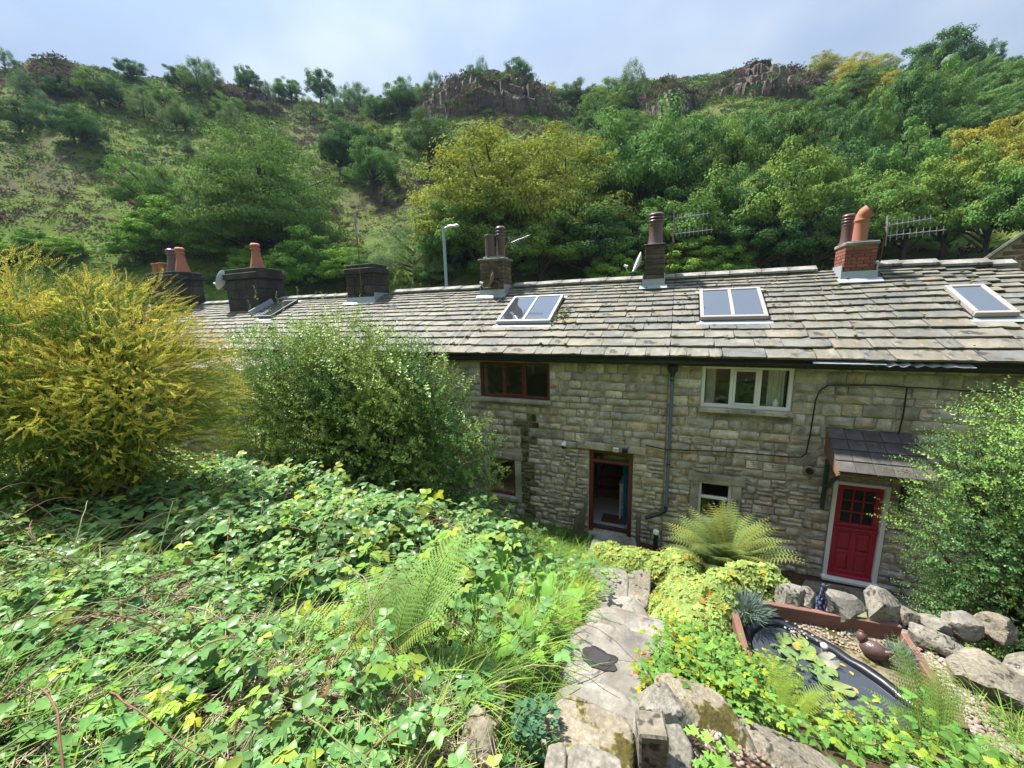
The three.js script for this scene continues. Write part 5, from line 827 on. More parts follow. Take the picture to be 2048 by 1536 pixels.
// bramble sprig: arching cane with leaves of three or five leaflets
function brambleSprig(seed, n, L0) {
  reseed(seed); const g = new GB(true), a0 = R(0, 6.28), pts = []; for (let k = 0; k <= 5; k++) pts.push([Math.cos(a0) * .07 * k * (1 + k * .06), .05 * k - .006 * k * k, Math.sin(a0) * .07 * k * (1 + k * .06)]);
  g.tube(pts, pts.map((_, k) => .004 - k * .0005), 4, [.9, .42, .22]);
  for (let k = 0; k < n; k++) {
    const u = (k + .5) / n * 4.9, b = lerpv(pts[Math.floor(u)], pts[Math.floor(u) + 1], u % 1), a = a0 + (k % 2 ? 1 : -1) * R(.6, 1.5) + R(-.3, .3), d = norm([Math.cos(a), R(.15, .7), Math.sin(a)]), pet = R(.04, .08), p = add(b, d, pet), up = norm([R(-.35, .35), 1, R(-.35, .35)]), q = R(.75, 1.3), hue = rnd() < .07 ? .5 : R(-.06, .1), c = shade([1, 1, 1], q, hue);
    g.tube([b, p], .0022, 3, [.8, .8, .5]); const L = L0 * R(.75, 1.25), flat = norm([d[0], d[1] * .25 - .1, d[2]]), s = norm(cross(flat, up));
    g.leaf(p, flat, up, L * 1.15, L * .78, c, .22, .22);
    for (const e of [-1, 1]) g.leaf(p, norm(add([flat[0] * .25, flat[1] * .25 - .03, flat[2] * .25], s, e)), up, L, L * .68, shade(c, R(.92, 1.08)), .22, .24);
    if (n > 4 && rnd() < .35) for (const e of [-1, 1]) g.leaf(p, norm(add([-flat[0] * .5, -.1, -flat[2] * .5], s, e)), up, L * .7, L * .45, c, .22, .24);
  }
  return g.build();
}
const sprigs = [1, 2, 3, 4, 5, 6].map((s) => brambleSprig(510 + s, 5 + (s % 2), .082));
const bramM = leafMat([.128, .248, .075], .92, .22, .3);
function brambleTop(x, z) { const n = fbm(x * 1.1, z * 1.1, 8.5, 3); return .08 + (.30 + .8 * Math.max(0, n - .4)) * sm(7.0, 5.6, z) * sm(-1.2, -2.6, x) + .9 * sm(-1.0, -1.6, x) * Math.max(0, n - .47); }
{
  reseed(52); const lists = sprigs.map(() => []);
  for (let i = 0; i < 6800; i++) {
    const x = -Math.pow(rnd(), .8) * 9.2 - .75, z = R(1.9, 9.1), n = fbm(x * .9 + 4, z * .9, 3.5, 3);
    const dz = z - CAM_Z; if (Math.hypot(x, dz) < 1.0) continue;
    let dens = z > 6.4 ? .16 + .7 * sm(.46, .6, n) : .95; if (x > -3.0 && z < 6.0) dens *= .16; if (x > -1.35) dens *= .3; if (z > 8.2) dens *= .7; if (x < -5 && z > 6.8) dens *= .8;
    if (rnd() > dens) continue;
    const h = Math.max(.04, brambleTop(x, z)) * Math.pow(rnd(), .7), k = R(.75, 1.25), c = rnd() < .06 ? [1.7 * k, 1.35 * k, .5 * k] : rnd() < .1 ? [1.35 * k, 1.25 * k, .6 * k] : [k, k, k];
    lists[RI(6)].push([x, gardenY(x, z) + h - .03, z, qDir([R(-.45, .45), 1, R(-.45, .45) + .12], R(0, 6.28)), R(.8, 1.35) * lerp(1.05, .66, sm(6.0, 7.6, z)), c]);
  }
  lists.forEach((l, i) => tag(inst('bramble_leaves', sprigs[i], bramM, l), 'mass of bramble leaves covering the sloping bank', 'brambles', null, 'stuff'));
  // darker bramble tangle round the foot of the tall shrubs
  reseed(53); const l2 = [[], [], []];
  for (let i = 0; i < 1500; i++) { const x = R(-10.5, -3.6), z = R(1.6, 4.6), top = .3 * sm(-3.4, -5, x) * (.5 + fbm(x * .8, z * .8, 5.5, 3)) + .15; const h = top * Math.pow(rnd(), .5); l2[RI(3)].push([x, gardenY(x, z) + h, z, qDir([R(-.6, .6), 1, R(-.2, .8)], R(0, 6.28)), R(.9, 1.4), [R(.7, 1.2), R(.8, 1.2), R(.7, 1.2)]]); }
  l2.forEach((l, i) => tag(inst('bramble_tangle', sprigs[i * 2], bramM, l), 'bramble tangle at the foot of the tall shrub', 'brambles', null, 'stuff'));
  // bare arching stems and brown dead leaves tangled through the mass
  reseed(58); const sg = [0, 1, 2].map(() => { const g = new GB(true), L = R(.7, 1.2), pts = []; for (let k = 0; k <= 9; k++) { const u = k / 9; pts.push([u * L + R(-.01, .01), .32 * Math.sin(u * Math.PI * .95) + R(-.01, .01), .12 * Math.sin(u * 3) + R(-.01, .01)]); } g.tube(pts, pts.map((_, k) => .0055 - k * .0004), 5, [1, 1, 1]); for (let k = 1; k < 9; k++) for (const e of [-1, 1]) g.card(pts[k], norm([R(-.3, .3), e, R(-.6, .6)]), [0, 0, 1], .012, .004, [.8, .7, .5]); return g.build(); }), sl = [[], [], []];
  for (let i = 0; i < 330; i++) { const x = R(-8.5, -1.0), z = R(4.0, 8.6); if (Math.hypot(x, z - CAM_Z) < 1.4) continue; sl[RI(3)].push([x, gardenY(x, z) + brambleTop(x, z) * R(.3, .9), z, R(0, 6.28), R(.6, 1.1), rnd() < .5 ? [.20, .09, .055] : rnd() < .6 ? [.17, .19, .06] : [.30, .23, .15]]); }
  sl.forEach((l, i) => tag(inst('bramble_stems', sg[i], mat([1, 1, 1], .8, { vertexColors: true }), l), 'bare reddish bramble stems arching through the leaves', 'brambles', null, 'stuff'));
  const dl = []; for (let i = 0; i < 420; i++) { const x = R(-7, -.8), z = R(4.6, 8.8); dl.push([x, gardenY(x, z) + brambleTop(x, z) * R(.1, .9), z, qDir(rdir(), R(0, 6)), R(.7, 1.4), shade([.24, .13, .06], R(.6, 1.3))]); }
  tag(inst('dead_leaves', new GB(true).leaf([0, 0, 0], [0, 1, 0], [0, 0, 1], .07, .04, [1, 1, 1], .5, .5).build(), leafMat([1, 1, 1], 1, .15), dl), 'brown dead leaves caught in the brambles', 'leaves', null, 'stuff');
  // long single canes that stand clear of the mass
  const cane = (label, pts, n, L) => {
    reseed(Math.round(pts[0][0] * 100 + 999)); const t = thing('bramble_cane', label, 'bramble', pts[0], 'canes standing out of the brambles'), o = pts[0], P = new THREE.CatmullRomCurve3(pts.map((p) => new THREE.Vector3(p[0] - o[0], p[1] - o[1], p[2] - o[2]))).getPoints(14).map((v) => [v.x, v.y, v.z]);
    mesh('stem', gtube(P, P.map((_, k) => .0065 - k * .0003), 5), M.cane, t);
    for (let k = 0; k < n; k++) { const u = (.15 + .82 * k / n) * 13.9, b = lerpv(P[Math.floor(u)], P[Math.floor(u) + 1], u % 1), g = new GB(true), a = R(0, 6.28), d = norm([Math.cos(a), .35, Math.sin(a)]), up = norm([R(-.3, .3), 1, R(-.3, .3)]), s = norm(cross(d, up)), q = R(.8, 1.3), c = k > n - 3 ? [q * 1.8, q * 1.3, q * .5] : [q, q, q], l = L * R(.8, 1.2) * (k > n - 3 ? .6 : 1), p = add(b, d, .07); g.tube([b, p], .0025, 3, [.8, .7, .4]); g.leaf(p, d, up, l * 1.1, l * .75, c); for (const e of [-1, 1]) g.leaf(p, norm(add([d[0] * .3, 0, d[2] * .3], s, e)), up, l, l * .62, c); mesh('leaf', g.build(), bramM, t); }
  };
  const gy = (x, z, h) => [x, gardenY(x, z) + h, z];
  cane('long bramble cane reaching left over the dark hollow', [gy(-4.3, 6.0, .3), gy(-4.9, 6.1, .55), gy(-5.5, 6.2, .62)], 12, .12); cane('upright bramble shoot with pale tip before the yellow shrub', [gy(-4.5, 5.6, .2), gy(-4.7, 5.65, .6), gy(-4.9, 5.7, .9)], 9, .13);
  cane('bramble cane with yellow tip lying across the leaves', [gy(-3.4, 5.9, .45), gy(-3.8, 6.0, .52), gy(-4.2, 6.15, .42)], 9, .1); cane('red stemmed bramble over the dock leaves', [gy(-1.3, 5.6, .1), gy(-1.15, 5.3, .35), gy(-1.0, 4.9, .4)], 9, .09); cane('bramble cane near the lower left corner', [gy(-2.6, 7.7, .1), gy(-2.4, 7.5, .3), gy(-2.1, 7.3, .32)], 9, .08); cane('bramble cane beside the mossy kerb', [gy(-1.3, 7.6, .05), gy(-1.15, 7.4, .22), gy(-1.0, 7.2, .2)], 8, .065);
}
// grass
const grassM = leafMat([.165, .29, .06], .92, .28, .1);
const tuftG = (seed, n, L, W, lean) => { reseed(seed); const g = new GB(true); for (let i = 0; i < n; i++) { const a = R(0, 6.28), r = Math.sqrt(rnd()) * .05, l = L * R(.5, 1.2), ln = lean * R(.4, 1.4), d = norm([Math.cos(a) * ln, 1, Math.sin(a) * ln]), q = R(.75, 1.3); g.leaf([Math.cos(a) * r, 0, Math.sin(a) * r], d, norm([-Math.cos(a), ln, -Math.sin(a)]), l, W * R(.7, 1.3), [q * R(.9, 1.2), q, q * R(.7, 1)], .3, R(.25, 1.0), [.02, .3, .55, .8], [1, .95, .8, .5]); } return g.build(); };
{
  const tg = [tuftG(1, 14, .30, .007, .7), tuftG(2, 11, .42, .009, .8), tuftG(3, 16, .2, .006, .8)]; reseed(55); const lists = [[], [], []];
  for (let i = 0; i < 2500; i++) {
    const side = rnd() < .7; let x, z; if (side) { x = R(-1.55, -.62); z = R(1.4, 7.0); x -= .12 * sm(5, 7, z) * 0; } else { x = R(-6.5, -.8); z = R(6.2, 8.9); if (fbm(x * 1.3, z * 1.3, 9.5, 3) < .46) continue; }
    if (Math.hypot(x, z - CAM_Z) < .9) continue; if (side && (z > 4 && z < 6.6 && x > -.9 || z < 3.4 && x > -1.15)) continue;
    lists[side ? RI(3) : RI(2)].push([x, gardenY(x, z) - .02, z, R(0, 6.28), R(.6, 1.15), shade([1, 1, 1], R(.75, 1.25), R(-.1, .25))]);
  }
  for (let i = 0; i < 260; i++) { const k = [[.62, -.57, 2.3], [.95, -.75, 3.05], [1.4, -.7, 3.95], [1.9, -.75, 4.9], [2.3, .12, 5.5]][RI(5)]; lists[2].push([k[1] + R(-.35, .35), gardenY(k[1], k[2]) + .02, k[2] + R(-.06, .06), R(0, 6), R(.25, .5), [1, 1, .8]]); }
  for (let i = 0; i < 520; i++) { const x = R(-4.2, -1.5), z = R(.25, 2.4); lists[RI(3)].push([x, gardenY(x, z) - .01, z, R(0, 6), R(.6, 1.2), shade([.85, .9, .8], R(.7, 1.1))]); }
  for (let i = 0; i < 300; i++) { const x = R(2.6, 5), z = R(4.2, 6.5); lists[RI(2)].push([x, gardenY(x, z), z, R(0, 6), R(.6, 1), [1, 1, .9]]); }
  lists.forEach((l, i) => tag(inst('grass', tg[i], grassM, l), ['arching grass along the path and bank', 'long loose grass over the bank', 'short grass at the path edges'][i], 'grass', null, 'stuff'));
  // dead straw and twigs on the soil
  const sg = new GB(true); reseed(56); for (let i = 0; i < 10; i++) { const a = R(0, 6.28), l = R(.06, .2); sg.tube([[R(-.1, .1), R(0, .02), R(-.1, .1)], [Math.cos(a) * l, R(0, .04), Math.sin(a) * l]], .0022, 3, shade([1, 1, 1], R(.6, 1.2))); }
  const sl = []; for (let i = 0; i < 1500; i++) { const x = R(-5, -.7), z = R(6.3, 9); sl.push([x, gardenY(x, z) + R(0, .05), z, R(0, 6.28), R(.7, 1.5), shade([.42, .33, .22], R(.5, 1.2))]); }
  tag(inst('dead_straw', sg.build(), mat([1, 1, 1], .95, { vertexColors: true }), sl), 'dry straw and dead stems on the soil', 'straw', null, 'stuff');
}
// small broad-leaved weeds: kidney-shaped and lobed leaves on stalks
function palmate(g, o, n, r, lobes, depth, c, kidney) {
  const a = norm(cross(n, [.3, .1, 1])), b = cross(n, a), m = g.v(...add(o, n, -.12 * r), 0, 0, c), N = lobes * 4, ids = [];
  for (let i = 0; i <= N; i++) { const th = (kidney ? .35 : .2) + (6.283 - (kidney ? .7 : .4)) * i / N, k = r * (1 - depth * (.5 + .5 * Math.cos(i / 4 * 6.283 + Math.PI))) * (i % 2 && depth > .2 ? .93 : 1), x = Math.cos(th) * k, y = Math.sin(th) * k; ids.push(g.v(...add(add(add(o, a, x), b, y), n, .16 * r * Math.abs(Math.sin(th * 2)) * (k / r)), 0, 0, shade(c, R(.94, 1.06)))); }
  for (let i = 0; i < N; i++) g.t(m, ids[i], ids[i + 1]);
}
const weed = (seed, n, r, lobes, depth, kidney, h) => { reseed(seed); const g = new GB(true); for (let i = 0; i < n; i++) { const a = R(0, 6.28), d = R(.02, .13), o = [Math.cos(a) * d, h * R(.3, 1), Math.sin(a) * d], q = R(.75, 1.25); g.tube([[0, 0, 0], add(o, [0, -.01, 0])], .0015, 3, [.8, .9, .5]); palmate(g, o, norm([Math.cos(a) * .4 + R(-.2, .2), 1, Math.sin(a) * .4 + R(-.2, .2)]), r * R(.6, 1.2), lobes, depth, [q, q, q * R(.8, 1)], kidney); } return g.build(); };
{
  const kinds = [weed(61, 8, .042, 9, .12, true, .14), weed(62, 9, .035, 5, .45, false, .12), weed(63, 7, .05, 7, .3, false, .16)], M2 = [leafMat([.12, .27, .085], .92, .22, .25), leafMat([.105, .25, .065], .92, .22, .25), leafMat([.12, .26, .07], .92, .22, .2)]; reseed(64); const L = [[], [], []];
  for (let i = 0; i < 2500; i++) { const x = R(-6.5, -.72), z = R(5.8, 8.9); if (Math.hypot(x, z - CAM_Z) < .85) continue; const n = fbm(x * 1.2, z * 1.2, 20.5, 3); if (z < 6.6 && rnd() < .6) continue; if (fbm(x * 2, z * 2, 25.5, 2) < .4) continue; L[n < .45 ? 0 : n < .55 ? 1 : 2].push([x, gardenY(x, z) - .02, z, qDir([R(-.2, .2), 1, R(-.2, .2)], R(0, 6)), R(.6, 1.2), shade([1, 1, 1], R(.8, 1.2), R(-.08, .12))]); }
  for (let i = 0; i < 520; i++) { const x = R(.3, 4.5), z = R(5.2, 7.2); if (z > 5.4 && z < 6.35 && x < 1.65) continue; L[1 + RI(2)].push([x, gardenY(x, z), z, R(0, 6), R(.6, 1.2), shade([1.1, 1.1, 1], R(.8, 1.2), R(0, .3))]); }
  L.forEach((l, i) => tag(inst('weeds', kinds[i], M2[i], l), ['round leaved weeds in the near bank', 'lobed buttercup leaves over the near soil', 'scalloped weed leaves over the bank'][i], 'weeds', null, 'stuff'));
}
// geraniums: a dense mound of pale lobed leaves right of the path
{
  reseed(66); const gl = [1, 2, 3].map((s) => { reseed(660 + s); const g = new GB(true); for (let i = 0; i < 6; i++) { const q = R(.7, 1.25), e = rdir(); palmate(g, [e[0] * .08, Math.abs(e[1]) * .07, e[2] * .08], norm([e[0] * .9, 1, e[2] * .9]), R(.045, .075), 5, .45, [q, q, q * R(.8, 1)], false); } return g.build(); });
  const gm = leafMat([.30, .38, .105], .95, .3, .1), L = [[], [], []];
  const zones = [[-.45, 1.3, .75, .55, .35, 1500], [.3, 1.45, .7, .5, .45, 1100], [.35, 2.5, .58, .75, .45, 1800], [.42, 3.4, .55, .75, .45, 2000], [.3, 4.15, .36, .45, .34, 1100], [1.1, 2.9, .6, .55, .75, 1500], [1.45, 2.4, .5, .5, .75, 1000], [-1.1, 1.05, .35, .4, .28, 450]];
  for (const [cx, cz, rx, rz, h, n] of zones) for (let i = 0; i < n * .55; i++) { const a = R(0, 6.283), r = Math.sqrt(rnd()), x = cx + Math.cos(a) * r * rx, z = cz + Math.sin(a) * r * rz, y = gardenY(x, z) + h * Math.sqrt(Math.max(0, 1 - r * r)) * (.75 + .5 * fbm(x * 3, z * 3, 2.5, 2)) * Math.pow(rnd(), .3), t = rnd(); L[RI(3)].push([x, y, z, qDir([Math.cos(a) * r * .7 + R(-.3, .3), 1, Math.sin(a) * r * .7 + R(-.3, .3) + .15], R(0, 6)), R(.7, 1.2), t < .035 ? [1.3, .6, .4] : t < .09 ? [1.25, .95, .6] : shade([1, 1, 1], R(.8, 1.2), R(-.12, .1))]); }
  const g = thing('geranium_bed', 'dense mound of pale green geraniums between path and fern', 'geraniums'); L.forEach((l, i) => inst('leaves', gl[i], gm, l, g));
  // strawberry runners between path and pond frame
  const sp = brambleSprig(670, 6, .05), sp2 = brambleSprig(671, 6, .055), sm2 = leafMat([.16, .28, .058], .92, .28, .18), S = [[], []]; reseed(67);
  for (let i = 0; i < 620; i++) { const z = R(4.55, 5.62), x = R(.1, .64); const t = rnd(); S[RI(2)].push([x, gardenY(x, z) + R(0, .12), z, qDir([R(-.4, .4), 1, R(-.4, .4)], R(0, 6)), R(.6, 1), t < .04 ? [1.2, .5, .3] : t < .13 ? [1.35, 1.05, .5] : shade([.85, 1, .9], R(.8, 1.15))]); }
  for (let i = 0; i < 110; i++) { const z = R(5.3, 6.5), x = R(.85, 2.6); if (z > 5.45 && z < 6.4 && x < 1.65) continue; S[RI(2)].push([x, gardenY(x, z) + R(0, .15), z, qDir([R(-.4, .4), 1, R(-.4, .4)], R(0, 6)), R(.7, 1.2), shade([.8, 1, .9], R(.8, 1.2))]); }
  const st = thing('strawberry_patch', 'yellow green strawberry leaves between path and pond frame', 'strawberries'); for (let i = 0; i < 60; i++) { const x = R(.9, 1.15), z = R(4.45, 5.15); S[RI(2)].push([x, 1.6 + R(0, .1), z, qDir([R(-.4, .4), 1, R(-.4, .4)], R(0, 6)), R(.5, .8), rnd() < .3 ? [1.4, 1.1, .5] : [1, 1, 1]]); }
  for (let i = 0; i < 70; i++) { const x = R(1.2, 2.3), z = R(4.95, 5.25); S[RI(2)].push([x, 1.6 + R(0, .12), z, qDir([R(-.4, .4), 1, R(-.4, .4)], R(0, 6)), R(.6, 1), [1, 1, 1]]); }
  S.forEach((l, i) => inst('leaves', i ? sp2 : sp, sm2, l, st));
}
// dock plants with long wavy leaves, each leaf its own piece
{
  reseed(70); const leafG = [0, 1, 2].map((k) => { const g = new GB(true), n = 7, L = 1, rows = []; for (let i = 0; i <= n; i++) { const t = i / n, w = .19 * Math.sin(Math.PI * Math.pow(t, .75)) + .012, y = t * L - .28 * t * t * t, z = .34 * t * t, wav = .03 * Math.sin(t * 19 + k * 2); rows.push([g.v(-w, y + wav, z + .03, 0, 0, shade([1, 1, 1], R(.92, 1.08))), g.v(0, y, z, 0, 0, [1.1, 1.1, .95]), g.v(w, y - wav, z + .03, 0, 0, shade([1, 1, 1], R(.92, 1.08)))]); if (i) g.q(rows[i - 1][0], rows[i - 1][1], rows[i][1], rows[i][0]).q(rows[i - 1][1], rows[i - 1][2], rows[i][2], rows[i][1]); } return g.build(); });
  const dm = [leafMat([.22, .42, .05], .92, .42, .2), leafMat([.17, .36, .06], .92, .4, .22), leafMat([.19, .38, .065], .92, .4, .22)];
  const spots = [[-1.75, 5.1], [-1.45, 4.6], [-1.9, 4.3], [-1.5, 3.8], [-2.2, 4.7], [-1.3, 5.3], [-1.6, 5.7], [-2.5, 4.2], [-2.0, 3.6], [-1.15, 5.9], [-1.35, 6.3], [-2.7, 4.8], [-1.7, 3.2], [-2.3, 3.9], [-1.9, 5.5], [-2.9, 8.0], [-1.6, 8.0], [-1.25, 4.2], [-3.0, 4.4]];
  spots.forEach(([x, z], i) => { const t = thing('dock_plant', i === 15 ? 'broad leaved dock at the lower left corner' : i === 16 ? 'small dock plant near the bottom edge' : 'bright green dock plant with long wavy leaves on the bank', 'dock', [x, gardenY(x, z) - .02, z], i === 15 || i === 16 ? null : 'docks along the path side of the bank', R(0, 6.28)); const n = 6 + RI(4); for (let k = 0; k < n; k++) { const o = put('leaf', leafG[RI(3)], dm[RI(3)], t, R(-.03, .03), 0, R(-.03, .03), 0, 0, 0); o.rotation.set(R(.25, .95), k / n * 6.283 + R(-.3, .3), 0, 'YXZ'); o.scale.setScalar(i > 14 && i < 17 ? R(.18, .28) : R(.34, .58)); } });
}
// ferns
function frondG(seed, L, W, droop, elev, pw = .19) {
  reseed(seed); const g = new GB(true), n = 25, P = []; let p = [0, 0, 0], a = elev; for (let i = 0; i <= 30; i++) { P.push([...p, a]); p = [p[0] + Math.cos(a) * L / 30, p[1] + Math.sin(a) * L / 30, 0]; a -= droop / 30 * (.4 + i / 25); }
  g.tube(P.map((q) => q.slice(0, 3)), P.map((_, i) => .0045 - i * .00012), 4, [1.2, 1, .6]);
  for (let i = 0; i < n; i++) {
    const t = .14 + .85 * i / n, u = t * 29.9, q = lerpv(P[Math.floor(u)], P[Math.floor(u) + 1], u % 1), T2 = [Math.cos(q[3]), Math.sin(q[3]), 0], N = [-T2[1], T2[0], 0], len = W * Math.pow(Math.sin(Math.PI * (.12 + .88 * Math.pow(t, .8))), .8) * R(.92, 1.06), c = shade([1, 1, 1], R(.85, 1.15));
    for (const s of [-1, 1]) {
      const d = norm([T2[0] * .35 - N[0] * .12, T2[1] * .35 - N[1] * .12, s]), m = 9, w = Math.max(.006, len * pw);
      for (let k = 0; k < m; k++) { const f = (k + .5) / m, b = add([q[0], q[1], q[2]], add([d[0] * len * f, d[1] * len * f, d[2] * len * f], N, -.1 * len * f * f)), pw = w * (1 - f * .75), dd = norm(add(d, T2, .0)); for (const e of [-1, 1]) { const x = norm(add([T2[0] * e, T2[1] * e, 0], d, .45)), o = g.v(...add(b, dd, -len / m * .5), 0, 0, c), tip = g.v(...add(add(b, x, pw), N, -.1 * pw), 0, 0, c), en = g.v(...add(b, dd, len / m * .42), 0, 0, c); e * s > 0 ? g.t(o, tip, en) : g.t(o, en, tip); } }
    }
  }
  return g.build();
}
const fronds = [frondG(81, 1, .16, 1.5, 1.25), frondG(82, 1, .14, 1.05, 1.3), frondG(83, 1, .17, 1.9, 1.3), frondG(84, 1, .2, .5, 1.05, .22)];
function fern(label, x, z, n, len, c, o = {}) {
  const t = thing('fern', label, 'fern', [x, (o.y ?? gardenY(x, z)) - .02, z], 'ferns in the garden'), m = leafMat(c, .95, .42, .1), m2 = leafMat([c[0] * 1.35, c[1] * 1.08, c[2] * .8], .95, .42, .1);
  for (let k = 0; k < n; k++) { const yaw = o.dirs ? o.dirs[k][0] : k / n * 6.283 + R(-.25, .25), f = o.dirs ? fronds[o.dirs[k][3] ?? 1] : fronds[RI(o.up ? 2 : 3)], q = mesh('frond', f, rnd() < .25 ? m2 : m, t); q.rotation.set(0, yaw, o.dirs ? o.dirs[k][1] : o.up ? (k % 3 ? R(0, .3) : R(-.2, .05)) : R(-.15, .12), 'YXZ'); const s = (o.dirs ? o.dirs[k][2] : 1) * len * R(.85, 1.1); q.scale.set(s, s, s * (o.wide || 1)); q.position.set(R(-.04, .04), 0, R(-.04, .04)); }
}
reseed(85);
// yaw 0 points to +x, PI/2 to -z
fern('largest bright fern in the near brambles with two tall fronds', -1.75, 6.75, 10, 1.02, [.25, .40, .10], { dirs: [[1.05, .02, 1.1, 3], [.8, -.06, 1.1, 3], [1.9, -.05, .75, 1], [2.5, -.2, .85, 0], [3.3, -.45, .8, 0], [2.2, -.1, .7, 1], [3.9, -.5, .7, 0], [.4, -.35, .7, 1], [1.4, .0, .8, 1], [2.9, -.35, .8, 0]], wide: 1.25, y: gardenY(-1.75, 6.75) + .14 });
fern('large upright fern in front of the small white window', .95, 1.9, 96, 1.45, [.215, .29, .08], { up: true, wide: 1.1 });
fern('fern drooping from the left of the pond front', 1.05, 5.1, 8, .62, [.22, .32, .05], { dirs: [[1.6, -.3, 1, 0], [.9, -.4, .9, 0], [2.3, -.3, .8, 0], [.2, -.3, 1.1, 1], [-.3, -.4, .9, 0], [3.1, -.3, .7, 0], [1.2, -.1, .9, 1], [.5, -.1, 1, 1]] });
fern('tall fern leaning over the right of the pond', 2.05, 5.05, 9, .85, [.16, .27, .05], { dirs: [[1.9, .1, 1.1, 3], [1.4, 0, 1, 1], [.9, -.1, .9, 1], [.3, -.2, .9, 0], [2.6, -.1, .8, 0], [-.4, -.2, .8, 0], [-1.2, -.2, .8, 0], [3.5, -.2, .6, 0], [1.1, .1, 1, 3]] });
fern('low fern inside the near left corner of the pond frame', 1.0, 4.85, 7, .5, [.24, .34, .05], { y: 1.6, dirs: [[.2, -.1, 1, 1], [.9, -.1, .9, 0], [1.6, -.1, .9, 0], [2.4, -.2, .8, 0], [-.5, -.2, .9, 0], [-1.4, -.2, .9, 0], [3.2, -.2, .7, 0]] }); fern('fern beside the tall pointed rock before the red door', 2.25, 3.15, 7, .6, [.2, .33, .055]); fern('fern at the foot of the red door step', 2.75, 2.6, 6, .5, [.18, .32, .055]); fern('fern in front of the large fern near the rocks', 1.5, 2.9, 6, .55, [.2, .25, .07]);
fern('fern under the right edge of the tall shrub by the wall', -4.3, 1.3, 9, .95, [.13, .25, .05]); fern('second fern against the wall under the small brown window', -3.4, 1.5, 8, .8, [.13, .25, .05]); fern('fern low in the brambles at the foot of the tall shrub', -5.1, 3.7, 8, .8, [.19, .26, .06]); fern('small fern beside the flag path near the kerb', -.72, 6.3, 4, .45, [.24, .31, .06], { dirs: [[1.4, .1, 1, 1], [.6, 0, .8, 1], [2.4, 0, .7, 1], [3.6, -.2, .6, 0]] }); fern('fern at the right bottom corner', 2.9, 5.6, 9, .7, [.18, .32, .055]); fern('fern in the bottom right weeds', 2.2, 5.9, 7, .5, [.18, .32, .055]);
// blue-green pinks and lavender tufts by the pond
{
  const bg = (seed, n, L) => { reseed(seed); const g = new GB(true); for (let i = 0; i < n; i++) { const d = rdir(); d[1] = Math.abs(d[1]) + .25; const dd = norm(d), q = R(.75, 1.25), r = R(.2, .75); g.leaf([dd[0] * r * L * .7, dd[1] * r * L * .55, dd[2] * r * L * .7], norm(add(dd, rdir(), .45)), rdir(), L * R(.3, .5), L * .02, [q, q, q], .2, .2, [.3, .75], [1, .7]); } return g.build(); };
  const bm = leafMat([.19, .26, .21], .95, .25, .1), sg = bg(86, 620, .36), s2 = bg(87, 420, .3), s3 = bg(88, 110, .14);
  for (const [g, x, y, z, s, l] of [[sg, .93, 1.72, 3.88, 1, 'large blue green tuft on the corner of the pond frame'], [s2, 2.28, 1.66, 3.98, .95, 'blue green tuft behind the hen ornament'], [s3, 1.98, 1.62, 3.72, 1, 'small spiky blue green plant on the pond shelf']]) { const t = thing('grey_tuft', l, 'plant', [x, y, z], 'blue green tufts round the pond'); const m = mesh('leaves', g, bm, t); m.scale.setScalar(s); m.userData.kind = 'stuff'; }
}
// blue-leaved columbine by the kerb, and broad sage leaves in the corner
{
  reseed(89); const g = new GB(true); for (let i = 0; i < 260; i++) { const a = R(0, 6.28), r = Math.sqrt(rnd()) * .16, h = R(.05, .5) * (1 - r * 1.5), q = R(.75, 1.25); palmate(g, [Math.cos(a) * r, h, Math.sin(a) * r], norm([R(-.5, .5), 1, R(-.5, .5)]), R(.014, .026), 3, .15, [q, q, q], true); } for (let i = 0; i < 14; i++) { const a = R(0, 6.28); g.tube([[0, 0, 0], [Math.cos(a) * .1, R(.25, .45), Math.sin(a) * .1]], .002, 3, [.8, .8, .6]); }
  const t = thing('columbine', 'blue green round leaved columbine beside the mossy kerb', 'plant', [-.68, gardenY(-.68, 6.75), 6.75]); mesh('leaves', g.build(), leafMat([.08, .18, .09], .95, .33, .1), t).userData.kind = 'stuff';
  const s = new GB(true); for (let i = 0; i < 26; i++) { const a = R(0, 6.28), q = R(.8, 1.2); s.leaf([R(-.1, .1), R(0, .22), R(-.1, .1)], norm([Math.cos(a), R(.1, .8), Math.sin(a)]), [0, 1, 0], R(.1, .17), .055, [q, q, q], .25, .25); }
  const u = thing('sage_plant', 'pale grey green sage leaves at the lower right corner', 'plant', [2.05, gardenY(2.05, 6.05) + .02, 6.05]); mesh('leaves', s.build(), leafMat([.22, .30, .17], .95, .3, .1), u).userData.kind = 'stuff';
}
// ---------------------------------------------------------------- shrubs
function shoot(seed, L, n, lw, ll, opp, wob) { reseed(seed); const g = new GB(true), pts = []; let x = 0, z = 0; for (let k = 0; k <= 5; k++) { pts.push([x, L * k / 5, z]); x += R(-wob, wob) * L; z += R(-wob, wob) * L; } g.tube(pts, pts.map((_, k) => .0035 - k * .0005), 3, [.7, .5, .35]); for (let i = 0; i < n; i++) { const u = (.08 + .9 * i / n) * 4.99, b = lerpv(pts[Math.floor(u)], pts[Math.floor(u) + 1], u % 1), taper = 1 - .45 * i / n; for (const s of opp ? [0, 1] : [0]) { const a = opp ? s * Math.PI + R(-.25, .25) : i * 2.4 + R(-.4, .4), d = norm([Math.cos(a), R(.25, .75), Math.sin(a)]), q = R(.75, 1.3), c = [q * R(.92, 1.12), q, q * R(.85, 1.05)]; g.leaf(b, d, norm([-Math.cos(a) * .5 + R(-.3, .3), 1, -Math.sin(a) * .5 + R(-.3, .3)]), ll * taper * R(.8, 1.2), lw * taper * R(.8, 1.2), c, .2, .15, [.45], [1]); } } return g.build(); }
